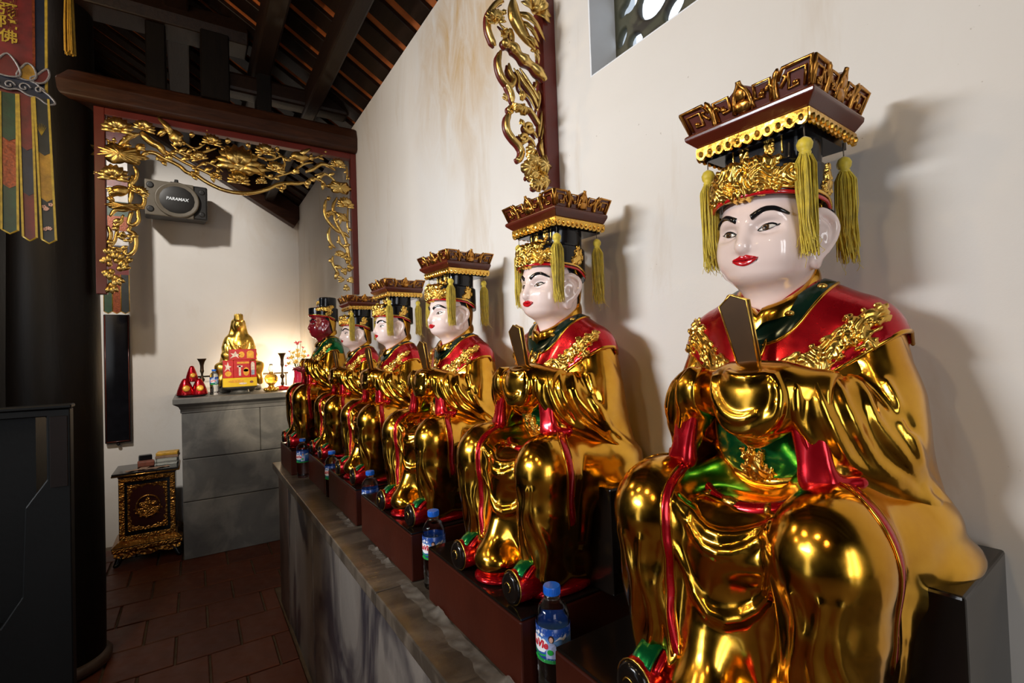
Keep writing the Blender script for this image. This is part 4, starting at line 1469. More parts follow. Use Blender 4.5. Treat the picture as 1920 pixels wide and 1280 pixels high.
# column at the left and its base
colm = obj('column', None, None, None, 'round dark timber column at the left beside the carved opening', 'column')
colm.location = (-.585, 3.36, 0)
mb = MB(); mb.lathe([(.182, .06), (.184, .4), (.180, 1.5), (.170, 2.6), (.160, 3.9)], 40)
obj('shaft', mb.mesh('shaft', True, auto=.8), M['timber_z'], colm)
mb = MB(); mb.lathe([(.186, 0.0), (.206, .012), (.208, .040), (.190, .062)], 40)
obj('stone_base', mb.mesh('stone_base', True), M['pillar_stone'], colm)

# ------------------------------------------------------------------ stone platform along the right wall
plat = thing('stone_platform', 'long grey stone platform with overhanging slab carrying the row of statues', 'platform', (WX, 1.3, 0))
def P3(o, lo, hi, base): return [c - b for c, b in zip(lo, base)], [c - b for c, b in zip(hi, base)]
def pbox(name, lo, hi, mat, bevel=.004, seg=2, parent=plat, base=(WX, 1.3, 0)):
    a, b = P3(None, lo, hi, base); m_ = MB(); m_.box(a, b)
    return obj(name, m_.mesh(name, False, bevel, seg), mat, parent)
for a, b in ((-1.2, .05), (.053, 1.370), (1.374, 2.62), (2.624, 3.48)):
    m_ = MB()
    m_.prism([(.41 - WX, .870), (.41 - WX, .832), (.418 - WX, .822), (.437 - WX, .800), (-.002, .800), (-.002, .870)], 1, a - 1.3, b - 1.3)
    obj('slab', m_.mesh('slab', False, .0035, 2), M['slab'], plat)
for a, b in ((-1.2, -.1), (-.097, .95), (.953, 1.92), (1.923, 2.44), (2.443, 2.90)):
    pbox('panel', (.446, a, .0), (.90, b, .800), M['panel_stone'], .004)
pbox('panel', (.446, 2.903, .0), (.90, 3.12, .800), M['panel_stone'], .004)
pbox('corner_post', (.440, 3.123, .0), (.90, 3.455, .800), M['pillar_stone'], .006)
# torn plastic film left on the slab along the podiums
t = NT('dusty_plastic_film')
t.set(Base_Color=(0.34, 0.31, 0.27), Roughness=0.35, Alpha=t.ramp(t.noise(30, 5), [(0.3, 0.12), (0.7, 0.45)]))
M['film'] = t.m
rn = random.Random(9)
def film(y0, y1, w, seed, rise):
    rn = random.Random(seed); n = 90; V = []; m = 7
    jag = [rn.random() for _ in range(n)]
    for i in range(n):
        y = y0 + (y1 - y0) * i / (n - 1)
        big = max(0, math.sin(i * .21 + seed) * math.sin(i * .077 + seed * 2.0))
        ww = w * (.80 + .12 * math.sin(i * .35) + .10 * jag[i]); hh = rise * big * (.55 + .45 * jag[i])
        for j in range(m):
            t = j / (m - 1)
            V.append((.515 - ww + (ww - .003) * t - .004 * t * hh / .02, y, .8712 + .0010 * math.sin(i * .9 + j) + hh * max(0, (t - .5) / .5) ** 1.3))
    return V, [(i * m + j, i * m + j + 1, (i + 1) * m + j + 1, (i + 1) * m + j) for i in range(n - 1) for j in range(m - 1)]
for k, (y0, y1, w, rise) in enumerate(((.72, 1.40, .045, .022), (1.50, 1.72, .030, .012), (1.95, 2.16, .030, .010))):
    V, Fc = film(y0, y1, w, k + 2, rise)
    me = new_mesh('plastic_film', V, Fc)
    o = obj('plastic_film', me, M['film'], None, ['torn clear plastic film along the foot of the second podium from the front', 'small scrap of clear film at the foot of the third podium', 'small scrap of clear film at the foot of the fourth podium'][k], 'plastic film', 'plastic film scraps on the slab')

# ------------------------------------------------------------------ stone altar at the back
alt = thing('stone_altar', 'grey weathered stone altar against the back wall carrying the golden seated figure', 'altar', (.3, 5.0, 0))
ab = (.3, 5.0, 0)
for z0, z1, cuts in ((0, .437, (-.085, .92)), (.441, .768, (-.085, .92)), (.772, 1.128, (-.085, .46, .92))):
    for a, b in zip(cuts[:-1], cuts[1:]):
        pbox('stone_block', (a + .001, 4.62, z0), (b - .001, 5.39, z1), M['altar_stone'], .006, 2, alt, ab)
m_ = MB()
prof = [(1.128, .0), (1.130, .006), (1.158, .006), (1.162, .010), (1.180, .018), (1.198, .046), (1.203, .050), (1.203, .054), (1.243, .054), (1.245, .050)]
rings_ = []
for z, g in prof:
    rings_.append([(-.085 - g - ab[0], 4.62 - g - ab[1], z), (.918 - ab[0], 4.62 - g - ab[1], z), (.918 - ab[0], 5.39 - ab[1], z), (-.085 - g - ab[0], 5.39 - ab[1], z)])
V = [p for r in rings_ for p in r]
Fc = [(i * 4 + k, i * 4 + (k + 1) % 4, i * 4 + 4 + (k + 1) % 4, i * 4 + 4 + k) for i in range(len(prof) - 1) for k in range(4)]
Fc += [(3, 2, 1, 0), tuple(len(V) - 4 + k for k in range(4))]
m_.add(V, Fc)
obj('moulded_top', m_.mesh('moulded_top', False, .002, 1), M['altar_stone'], alt)
# ------------------------------------------------------------------ carved and gilded hangings
def petal(mb, base, tip, w, flat=.34, n=8, up=(0, 1, 0)):
    b = Vector(base); t = Vector(tip); m = b.lerp(t, .45)
    mid = m + Vector((0, -.18 * (t - b).length, 0))
    P = catmull([b, mid, t], 4)
    R = [w * (.35 + .65 * math.sin(PI * min(1, .12 + .80 * i / 8) ** .9)) * (1 if i < 7 else (8.35 - i) / 1.7) for i in range(9)]
    mb.tube(P, R, n, True, flat, up)


def lotus(parent, cx, y, cz, r, tilt=0.0, mat=None, name='lotus_flower'):
    mb = MB()
    def pt(a, l, dy): return (cx + l * math.sin(a + tilt), y + dy, cz - .30 * r + l * math.cos(a + tilt))
    for a in (-1.75, -1.35, 1.35, 1.75): petal(mb, pt(a, .10 * r, .002), pt(a, 1.0 * r, -.006), .20 * r)
    for a in (-.95, -.55, -.18, .18, .55, .95): petal(mb, pt(a, .12 * r, .004), pt(a, 1.05 * r, .002), .24 * r)
    for a in (-.75, -.38, 0, .38, .75): petal(mb, pt(a, .08 * r, -.010), pt(a, .82 * r, -.016), .24 * r)
    mb.ball((cx, y - .004, cz - .28 * r), (.30 * r, .016, .20 * r), 10, 6)
    return obj(name, mb.mesh(name, True), mat or M['frame_gold'], parent)


def bud(parent, cx, y, cz, r, a):
    mb = MB()
    for d in (-.35, 0, .35):
        petal(mb, (cx, y, cz), (cx + r * 1.5 * math.sin(a + d), y - .006 - .004 * (d == 0), cz + r * 1.5 * math.cos(a + d)), .42 * r, .45)
    return obj('lotus_bud', mb.mesh('lotus_bud', True), M['frame_gold'], parent)


def big_leaf(parent, cx, y, cz, rx, rz, lobes=7, mat=None):
    n = 56; V = [(cx, y - .020, cz)]; rings = 4
    for k in range(1, rings + 1):
        t = k / rings
        for i in range(n):
            a = 2 * PI * i / n
            w = 1 + .13 * math.cos(lobes * a) * t + .03 * math.cos(lobes * 3 * a) * t
            V.append((cx + rx * w * t * math.cos(a), y - .020 + .016 * t * t - .0035 * math.cos(lobes * 2 * a) * t, cz + rz * w * t * math.sin(a)))
    F = [(0, 1 + i, 1 + (i + 1) % n) for i in range(n)]
    for k in range(rings - 1):
        F += [(1 + k * n + i, 1 + (k + 1) * n + i, 1 + (k + 1) * n + (i + 1) % n, 1 + k * n + (i + 1) % n) for i in range(n)]
    b = len(V); V.append((cx, y + .006, cz))
    F += [(b, 1 + (rings - 1) * n + (i + 1) % n, 1 + (rings - 1) * n + i) for i in range(n)]
    mb = MB(); mb.add(V, F)
    return obj('lotus_leaf', mb.mesh('lotus_leaf', True), mat or M['frame_gold'], parent)


def bird(parent, body, wings, tail, r, y):
    """body: points from tail to head on the plane (x, z)."""
    mb = MB()
    n = len(body)
    P = catmull([(a, y - .008, b) for a, b in body], 5)
    m = len(P)
    mb.tube(P, [r * (.18 + .95 * math.sin(PI * (i + .6) / (m + .4)) ** 1.1) for i in range(m)], 10, True, .7, (0, 1, 0))
    h = Vector(P[-1]); d = (Vector(P[-1]) - Vector(P[-3])).normalized()
    mb.ball(h, (r * .42, r * .42, r * .42), 8, 6)
    mb.tube([h, h + d * r * 1.1], [r * .2, r * .03], 6)
    for (rx, rz), tips in wings:
        for k, (tx, tz) in enumerate(tips):
            petal(mb, (rx, y - .012 - .001 * k, rz), (tx, y - .016 - .002 * k, tz), r * .42, .3)
    for tx, tz in tail:
        petal(mb, (body[0][0], y - .004, body[0][1]), (tx, y - .002, tz), r * .34, .35)
    return obj('bird', mb.mesh('bird', True), M['frame_gold'], parent)


class Carving:
    def __init__(s, root, Y, zoom, org, back=True):
        s.r = root; s.Y = Y; s.k = zoom; s.o = org; s.back = MB() if back else None; s.loc = root.location
    def xz(s, p):
        q = at(s.o[0] + p[0] / s.k, s.o[1] + p[1] / s.k, 1, s.Y)
        return q[0] - s.loc[0], q[2] - s.loc[2]
    def m(s, d): # length of d zoom pixels at this depth
        a = s.xz((500, 500)); b = s.xz((500, 500 + d)); return abs(b[1] - a[1])
    def vine(s, pts, r, name='vine', dy=0.0, ends=(.5, .4), mat=None):
        P = catmull([(s.xz(p)[0], dy, s.xz(p)[1]) for p in pts], 6)
        m = len(P); R = s.m(r)
        rad = [R * (ends[0] + (1 - ends[0]) * min(1, i / 4)) * (ends[1] + (1 - ends[1]) * min(1, (m - 1 - i) / 4)) for i in range(m)]
        if name == 'branch': rad = [q * (.86 + .18 * math.sin(i * .62)) for i, q in enumerate(rad)]
        mb = MB(); mb.tube(P, rad, 8, True, .8, (0, 1, 0))
        if name == 'vine' and len(pts) > 2 and s.back is None and r <= 11:      # small leaves along the stem
            for i in range(4, m - 3, 5):
                d = Vector(P[i + 1]) - Vector(P[i - 1]); d.normalize()
                sg = 1 if (i // 5) % 2 else -1
                nn = Vector((-d.z, 0, d.x)) * sg
                L = R * (3.7 + 1.4 * math.sin(i * 1.7 + len(pts)))
                petal(mb, Vector(P[i]), Vector(P[i]) + (d * .75 + nn) * L + Vector((0, -.006, 0)), R * 1.35, .35)
        if s.back is not None: s.back.tube([(a, b + .012, c) for a, b, c in P], [q * 1.08 for q in rad], 6, True, .9, (0, 1, 0))
        return obj(name, mb.mesh(name, True), mat or M['frame_gold'], s.r)
    def curl(s, c, r0, turns, r, a0=0.0, dirn=1):
        pts = []
        for i in range(int(10 * turns) + 1):
            t = i / (10 * turns); a = a0 + dirn * 2 * PI * turns * t
            pts.append((c[0] + r0 * (1 - .8 * t) * math.cos(a), c[1] + r0 * (1 - .8 * t) * math.sin(a)))
        return s.vine(pts, r, 'scroll', -.004)
    def lotus(s, p, r, tilt=0.0, dy=-.012):
        x, z = s.xz(p); return lotus(s.r, x, dy, z, s.m(r) * 1.15, tilt)
    def bud(s, p, r, a):
        x, z = s.xz(p); return bud(s.r, x, -.006, z, s.m(r), a)
    def leaf(s, p, rx, rz, lobes=7):
        x, z = s.xz(p); return big_leaf(s.r, x, -.008, z, s.m(rx), s.m(rz), lobes)
    def bird(s, body, wings, tail, r):
        return bird(s.r, [s.xz(p) for p in body], [(s.xz(a), [s.xz(t) for t in tips]) for a, tips in wings], [s.xz(t) for t in tail], s.m(r), -.006)
    def foliage(s, pts, r):
        """A clump of lobed leaves."""
        mb = MB()
        for i, (px, py, a) in enumerate(pts):
            x, z = s.xz((px, py)); R = s.m(r)
            for d in (-.55, 0, .55): petal(mb, (x, -.004, z), (x + R * 1.3 * math.sin(a + d), -.014 - .003 * (i % 3), z + R * 1.3 * math.cos(a + d)), R * .40, .45)
            mb.ball((x, -.006, z), (R * .45, .012, R * .45), 8, 5)
        return obj('foliage', mb.mesh('foliage', True), M['frame_gold'], s.r)
    def done(s):
        if s.back is not None and s.back.v: obj('red_ground', s.back.mesh('red_ground', True), M['frame_red'], s.r)


# far carved arch between column and wall
FRY = 3.262
fr = thing('carved_arch', 'gilded openwork lotus arch under the dark beam at the far bay', 'carved arch', (.25, FRY, 2.85))
b0 = (.25, FRY, 2.85)
pbox('frame_post', (-.410, FRY - .020, 1.885), (-.366, FRY + .030, 2.852), M['frame_red'], .003, 2, fr, b0)
pbox('frame_post', (.884, FRY - .020, 1.930), (.9195, FRY + .030, 2.852), M['frame_red'], .003, 2, fr, b0)
pbox('frame_rail', (-.366, FRY - .020, 2.815), (.884, FRY + .030, 2.852), M['frame_red'], .003, 2, fr, b0)
A = Carving(fr, FRY, 3.369, (160, 180), False)
for pts, r in (
    ([(345, 385), (390, 358), (440, 362), (500, 395), (545, 415), (600, 445), (640, 480), (700, 500), (745, 530), (800, 562), (880, 595), (970, 612), (1060, 610), (1150, 588), (1215, 560), (1290, 550), (1340, 552), (1390, 545)], 13),
    ([(1390, 545), (1440, 520), (1490, 535), (1525, 575)], 11),
    ([(450, 400), (500, 410), (530, 405)], 10), ([(650, 495), (690, 500), (720, 488)], 10), ([(1200, 575), (1240, 585), (1270, 578)], 9), ([(1370, 548), (1400, 558), (1425, 550)], 9),
    ([(350, 225), (390, 270), (430, 300), (470, 320), (505, 375)], 22),
    ([(505, 375), (560, 350), (620, 370), (680, 400), (740, 395)], 9), ([(480, 330), (560, 380), (650, 430), (740, 470), (800, 500), (850, 530)], 10),
    ([(540, 300), (600, 350), (680, 370), (760, 350), (830, 330)], 8), ([(640, 310), (700, 330), (760, 300)], 7), ([(830, 300), (880, 330), (940, 350)], 8),
    ([(700, 450), (760, 420), (820, 440), (870, 480)], 9), ([(1080, 470), (1130, 500), (1180, 520), (1230, 500), (1300, 480), (1380, 430), (1440, 420)], 9),
    ([(1010, 340), (1060, 370), (1110, 390), (1180, 400), (1240, 380), (1300, 410)], 8), ([(1200, 345), (1240, 380), (1260, 420), (1250, 470)], 8),
    ([(1390, 480), (1440, 460), (1490, 430), (1540, 440), (1580, 470)], 14), ([(1450, 500), (1510, 490), (1560, 520), (1590, 560)], 9), ([(1330, 390), (1390, 400), (1450, 390), (1510, 370)], 8),
    ([(205, 320), (250, 280), (290, 250), (340, 240)], 16), ([(230, 330), (262, 300), (268, 262)], 8), ([(130, 270), (160, 290), (200, 285)], 7),
    # left post
    ([(305, 440), (325, 480), (320, 520), (295, 560), (340, 595), (372, 640), (365, 690), (330, 705), (335, 750), (335, 790), (300, 815), (275, 800), (285, 755), (300, 730)], 12),
    ([(290, 820), (275, 850), (310, 870), (322, 920), (312, 970), (280, 1000), (250, 995), (262, 960)], 12), ([(280, 1000), (255, 1040), (275, 1052)], 10),
    ([(300, 500), (285, 560), (290, 620), (280, 680)], 14), ([(155, 760), (190, 720), (250, 720), (310, 695), (350, 685)], 12),
    ([(140, 820), (160, 870), (150, 930), (160, 1000)], 12), ([(175, 800), (200, 840), (190, 900), (170, 950)], 10), ([(240, 750), (220, 800), (170, 830)], 11),
    ([(150, 960), (200, 960), (235, 975), (215, 990)], 8), ([(240, 900), (270, 880), (295, 900), (280, 930)], 8),
    # right post
    ([(1520, 655), (1512, 700), (1515, 750), (1540, 800), (1590, 850), (1640, 870), (1668, 895)], 12), ([(1545, 830), (1535, 880), (1550, 930), (1580, 960)], 12), ([(1590, 640), (1565, 700), (1575, 770), (1600, 830), (1640, 900), (1660, 980), (1672, 1080)], 12),
    ([(1565, 1010), (1560, 1050), (1585, 1100), (1605, 1130)], 11), ([(1600, 880), (1610, 930), (1650, 970), (1665, 1040)], 10), ([(1660, 700), (1655, 800), (1665, 870)], 9), ([(1560, 740), (1600, 745), (1640, 770)], 9), ([(1650, 440), (1655, 490), (1650, 530)], 8)):
    A.vine(pts, r)
for p, r, tl in (((205, 195), 72, 0), ((372, 195), 52, .2), ((798, 285), 52, .1), ((720, 385), 45, -.4), ((968, 405), 118, 0), ((968, 525), 62, 0), ((1135, 345), 58, 0), ((1200, 455), 55, .3), ((1592, 430), 50, 0), ((180, 495), 70, 0), ((345, 605), 42, .5), ((1640, 680), 58, 0), ((1545, 745), 30, -.6), ((1605, 1000), 36, .3), ((825, 505), 32, .2), ((1110, 540), 32, -.2)):
    A.lotus(p, r, tl)
for p, r, a in (((105, 235), 26, .2), ((770, 245), 24, -.1), ((1510, 375), 26, .2), ((1150, 305), 22, 0), ((665, 262), 22, .5), ((890, 300), 24, .6), ((1035, 330), 22, -.4), ((1215, 350), 20, -.3), ((480, 405), 20, -1.4), ((700, 495), 20, -1.5), ((1390, 552), 20, 1.5), ((1230, 582), 18, 1.6), ((320, 330), 34, 1.4), ((1310, 480), 30, 1.3), ((1530, 660), 20, .4), ((1552, 968), 20, -.5), ((250, 890), 22, -.6), ((100, 500), 24, -1.2)):
    A.bud(p, r, a)
A.leaf((218, 372), 128, 58, 7); A.leaf((1605, 582), 88, 46, 6); A.leaf((1000, 450), 150, 52, 9)
A.leaf((240, 700), 95, 22, 6)
A.bird([(525, 215), (560, 250), (590, 285), (618, 300)], [((565, 260), [(455, 140), (480, 180), (495, 205), (515, 235)]), ((590, 280), [(560, 330), (600, 330)])], [(470, 260), (450, 250)], 38)
A.bird([(1410, 395), (1370, 392), (1325, 385), (1298, 395)], [((1350, 385), [(1420, 338), (1395, 345), (1370, 350)])], [(1450, 395), (1440, 410)], 32)
A.bird([(160, 640), (190, 610), (240, 600), (280, 590)], [((200, 600), [(130, 590), (140, 610), (150, 630)])], [(140, 660), (160, 675), (185, 670)], 30)
A.bird([(1580, 740), (1620, 770), (1650, 790)], [((1610, 760), [(1575, 800), (1600, 820)])], [(1560, 720)], 24)
A.foliage([(150, 1060, -.6), (200, 1040, .2), (220, 1090, .9), (165, 1110, -2.4), (190, 1150, 2.6), (165, 1195, 3.0), (155, 1010, 0)], 42)
A.foliage([(1640, 1120, -.5), (1665, 1100, .3), (1625, 1160, -1.6), (1660, 1165, 1.4), (1645, 1200, 3.1), (1655, 1050, 0)], 32)
A.done()

# near hanging carving on the wall
NY = 1.145
nr_ = thing('carved_hanging', 'gilded openwork hanging with crane and lotus on a red post by the window', 'carved hanging', (WX, NY, 2.4))
b0 = (WX, NY, 2.4)
pbox('frame_post', (.872, NY - .012, 1.998), (.9195, NY + .030, 3.045), M['frame_red'], .003, 2, nr_, b0)
N = Carving(nr_, NY, 3.367, (880, 0), True)
for pts, r in (
    ([(215, 8), (185, 12), (150, 45), (122, 100), (122, 180), (145, 250), (165, 290)], 17), ([(200, 320), (185, 380), (195, 450), (225, 510), (262, 540), (285, 500), (258, 460), (250, 400)], 17),
    ([(230, 510), (255, 560), (270, 600), (275, 650)], 18), ([(262, 700), (240, 760), (245, 820), (275, 870), (315, 915), (335, 960), (320, 1005), (298, 1000)], 18),
    ([(325, 915), (340, 880), (310, 850)], 13), ([(345, 680), (390, 700), (430, 760), (450, 800)], 13), ([(190, 150), (225, 190), (235, 240)], 9), ([(280, 430), (310, 480), (320, 560), (380, 620), (415, 690)], 8),
    ([(300, 440), (345, 520), (400, 600), (435, 680)], 13), ([(318, 430), (370, 510), (420, 590), (450, 650)], 11), ([(262, 250), (262, 200), (250, 180)], 16), ([(280, 280), (275, 220), (265, 190)], 10),
    ([(410, 560), (425, 520), (418, 505)], 10), ([(430, 700), (445, 620), (435, 570)], 12), ([(440, 860), (450, 780), (462, 700)], 13), ([(455, 880), (468, 800), (470, 720)], 9),
    ([(340, 800), (400, 830), (430, 870)], 11), ([(350, 870), (390, 880), (420, 930)], 11), ([(470, 990), (455, 930), (460, 880)], 16)):
    N.vine(pts, r)
N.vine([(190, 285), (225, 295), (265, 320), (300, 365), (340, 400), (390, 440), (440, 490), (462, 525)], 31, 'branch', -.016, (.55, .5))
N.vine([(345, 405), (352, 375), (350, 360)], 11, 'twig', -.014)
N.lotus((400, 50), 98, .25); N.lotus((152, 130), 58, -.4); N.lotus((200, 205), 30, 2.6)
N.bud((320, 640), 34, .1); N.bud((195, 100), 22, .8); N.bud((320, 760), 30, 3.3); N.bud((232, 640), 30, -1.2)
N.leaf((312, 700), 62, 34, 5)
N.bird([(400, 330), (350, 270), (300, 190), (268, 120), (262, 50), (262, 5)], [((290, 110), [(455, 290), (438, 245), (412, 205), (385, 175)]), ((300, 160), [(420, 300), (390, 270), (370, 235)]), ((330, 250), [(415, 330), (390, 320)])], [(430, 420), (410, 395), (440, 350), (375, 330)], 40)
N.curl((372, 805), 34, 1.3, 13, 0.4); N.curl((338, 872), 28, 1.3, 12, 2.0, -1); N.curl((262, 690), 22, 1.2, 11, 1.0)
for k, (p, rx, rz, lb) in enumerate((((395, 1020), 62, 48, 5), ((345, 1075), 44, 46, 4), ((445, 1060), 48, 60, 5), ((390, 1110), 62, 52, 5), ((450, 1150), 44, 56, 4), ((400, 1175), 52, 44, 5), ((372, 960), 34, 40, 4))):
    o = N.leaf(p, rx, rz, lb); o.name = 'curled_leaf'; o.location.y = -.004 * (k % 3)
for k, (p, r, q_) in enumerate((((360, 1060), 24, 1), ((425, 1050), 26, -1), ((385, 1125), 26, 1), ((445, 1140), 24, -1), ((410, 1185), 20, 1))):
    N.curl(p, r, 1.1, 9, k * 1.3, q_).location.y = -.020
N.done()

# ------------------------------------------------------------------ bottles
def glassy(name, col, rough=0.0, ior=1.33):
    t = NT(name)
    t.set(Base_Color=col, Roughness=rough, Transmission_Weight=1.0, IOR=ior, Specular_IOR_Level=0.5)
    return t.m
M['water'] = glassy('clear_bottle_and_water', (0.93, 0.97, 1.0))
M['cap'] = simple('blue_cap_plastic', (0.012, 0.13, 0.62), 0.32, 0, 0.05)
M['white_print'] = simple('white_print', (0.80, 0.84, 0.88), 0.35, 0, 0.02)
M['red_print'] = simple('red_print', (0.55, 0.015, 0.03), 0.35, 0, 0.03)
M['green_print'] = simple('green_print', (0.015, 0.33, 0.05), 0.35, 0, 0.1, 60)
M['blouse'] = simple('pale_blue_print', (0.36, 0.42, 0.66), 0.35, 0, 0.1, 120)
M['face_print'] = simple('face_print', (0.62, 0.36, 0.28), 0.35, 0, 0.05)
M['hair_print'] = simple('hair_print', (0.03, 0.012, 0.012), 0.35, 0, 0.05)
def label_mat():
    t = NT('bottle_label')
    sx = t.n('ShaderNodeSeparateXYZ'); t.link(t.co, sx.inputs[0])
    mr = t.n('ShaderNodeMapRange'); mr.inputs['From Min'].default_value = .085; mr.inputs['From Max'].default_value = .147
    t.link(sx.outputs['Z'], mr.inputs['Value'])
    base = t.ramp(mr.outputs[0], [(0.0, (.02, .26, .06)), (.10, (.02, .26, .06)), (.13, (.01, .04, .26)), (.42, (.05, .18, .55)), (.62, (.14, .32, .68)), (.80, (.012, .06, .32)), (1.0, (.01, .05, .26))])
    c = t.mix(t.ramp(t.noise(160, 3), [(.58, 0.0), (.72, .5)]), base, (.62, .72, .88))
    t.set(Base_Color=c, Roughness=0.25)
    return t.m
M['label'] = label_mat()
BR = .0322
def bend(me, r, ang, z0, name, mat, parent):
    n = len(me.vertices); v = np.zeros(n * 3, np.float32); me.vertices.foreach_get('co', v); v = v.reshape(-1, 3)
    a = ang + v[:, 0] / r
    rr = r + v[:, 2]
    o = np.stack([rr * np.cos(a), rr * np.sin(a), z0 + v[:, 1]], 1)
    me.vertices.foreach_set('co', o.ravel()); me.update()
    return obj(name, me, mat, parent)
def text_mesh(body, size, shear=0.0, depth=0.0002, res=3, bold=0.0):
    cu = bpy.data.curves.new('lettering', 'FONT'); cu.body = body; cu.size = size; cu.shear = shear; cu.extrude = depth; cu.resolution_u = res; cu.offset = bold
    cu.align_x = 'CENTER'; cu.align_y = 'CENTER'
    ob = bpy.data.objects.new('lettering', cu); C.objects.link(ob)
    dg = bpy.context.evaluated_depsgraph_get()
    me = bpy.data.meshes.new_from_object(ob.evaluated_get(dg))
    bpy.data.objects.remove(ob); bpy.data.curves.remove(cu)
    return me
def shape2d(pts, h=.0002):
    mb = MB(); mb.prism(pts, 2, 0, h); return mb
def blob2d(cx, cy, rx, ry, n=16, h=.0002): return shape2d([(cx + rx * math.cos(2 * PI * i / n), cy + ry * math.sin(2 * PI * i / n)) for i in range(n)], h)
def cyl_patch(parts, ang, z0, name, mat, parent, sub=1):
    mb = MB()
    for p in parts: mb.add(p.v, p.f)
    bm = bmesh.new(); me0 = mb.mesh(name); bm.from_mesh(me0)
    bmesh.ops.triangulate(bm, faces=bm.faces); bmesh.ops.subdivide_edges(bm, edges=bm.edges, cuts=1, use_grid_fill=True)
    bm.to_mesh(me0); bm.free()
    return bend(me0, BR + .0003, ang, z0, name, mat, parent)
def make_bottle():
    b = thing('water_bottle', '', 'bottle')
    prof = [(.010, .0015), (.024, .001), (.0285, .003), (.0305, .008), (.0310, .020), (.0300, .030), (.0312, .040), (.0300, .050), (.0312, .060), (.0305, .070), (.0315, .082), (.0318, .086), (.0318, .146), (.0310, .149), (.0316, .153), (.0306, .157), (.0312, .162), (.0290, .170), (.0235, .179), (.0175, .186), (.0140, .190), (.0132, .194), (.0160, .1945), (.0160, .1965), (.0130, .197), (.0128, .203), (.0, .203)]
    mb = MB(); mb.lathe(prof, 40); obj('bottle_body', mb.mesh('bottle_body', True), M['water'], b)
    mb = MB(); mb.lathe([(.0138, .1972), (.0152, .1976), (.0155, .199), (.0155, .2105), (.0150, .2125), (.0, .2125)], 32)
    for i in range(32):
        a = 2 * PI * i / 32; mb.tube([(.0156 * math.cos(a), .0156 * math.sin(a), .199), (.0156 * math.cos(a), .0156 * math.sin(a), .2105)], .0006, 4)
    obj('cap', mb.mesh('cap', True, auto=.7), M['cap'], b)
    mb = MB(); mb.lathe([(.0319, .0855), (BR, .086), (BR, .1465), (.0319, .147)], 48, cap=False)
    lb = obj('label_band', mb.mesh('label_band', True), M['label'], b)
    ta = -.62
    cyl_patch([shape2d([(-.019, -.010), (-.012, -.014), (0, -.0155), (.013, -.0135), (.019, -.006), (.020, .004), (.014, .010), (-.012, .011), (-.019, .004)])], ta, .118, 'white_cloud', M['white_print'], lb)
    bend(text_mesh('LaVie', .0185, .18, .0003, 3, .0007), BR + .0007, ta, .1175, 'lettering', M['red_print'], lb)
    cyl_patch([shape2d([(-.020, -.017), (-.010, -.0165), (.004, -.0185), (.018, -.016), (.018, -.0185), (.004, -.0215), (-.012, -.0195)])], ta, .1175, 'green_swash', M['green_print'], lb)
    cyl_patch([shape2d([(-.016, 0), (-.011, .006), (-.008, .003), (-.004, .009), (0, .002), (.004, .006), (.006, 0), (.003, -.001), (-.003, .004), (-.006, -.001), (-.010, .003), (-.013, -.001)])], ta + .15, .1325, 'mountain_print', M['white_print'], lb)
    wa = .20
    cyl_patch([blob2d(0, .0085, .0052, .0066, 16, .0002)], wa, .121, 'printed_hair', M['hair_print'], lb)
    cyl_patch([blob2d(0, .0075, .0036, .0048, 16, .0005)], wa, .121, 'printed_face', M['face_print'], lb)
    cyl_patch([shape2d([(-.0095, -.026), (.0095, -.026), (.0100, -.006), (.006, .0005), (.002, .002), (-.002, .002), (-.006, .0005), (-.0100, -.008)], .0004)], wa, .121, 'printed_blouse', M['blouse'], lb)
    cyl_patch([blob2d(-.002, -.015, .0055, .0050, 14, .0006)], wa, .121, 'printed_badge', M['green_print'], lb)
    cyl_patch([shape2d([(-.014, -.004), (-.004, .003), (.002, .001), (.008, .006), (.010, .001), (.004, -.004), (-.004, -.001)])], wa + .62, .130, 'mountain_print', M['white_print'], lb)
    cyl_patch([shape2d([(-.020, -.008), (-.008, -.002), (.002, -.006), (.012, -.010), (.012, -.012), (-.020, -.012)])], ta + .05, .0985, 'hill_print', M['green_print'], lb)
    return b
BP = [(.556, .752), (.560, 1.305), (.562, 1.905), (.541, 2.435), (.497, 2.928)]
bl_lab = ['nearest water bottle with blue cap, largest on the stone slab', 'second water bottle from the front, by the near corner of the third podium', 'third water bottle from the front, between the third and fourth podiums',
          'fourth water bottle from the front, between the fourth and fifth podiums', 'farthest small water bottle in the row, next to the red-faced statue']
B0 = make_bottle()
for i, (x, y) in enumerate(BP):
    o = B0 if i == 0 else copy_tree(B0)
    o.location = (x, y, .8705); o.rotation_euler = (0, 0, math.atan2(-y, -x) + (0, .05, .1, .12, .15)[i] - .34); o['label'] = bl_lab[i]; o['group'] = 'water bottles along the podiums'
o = copy_tree(B0); o.location = (.142, 4.80, 1.2455); o.rotation_euler = (0, 0, -1.3); o['label'] = 'water bottle on the stone altar beside the red parcels'
if 'group' in o: del o['group']

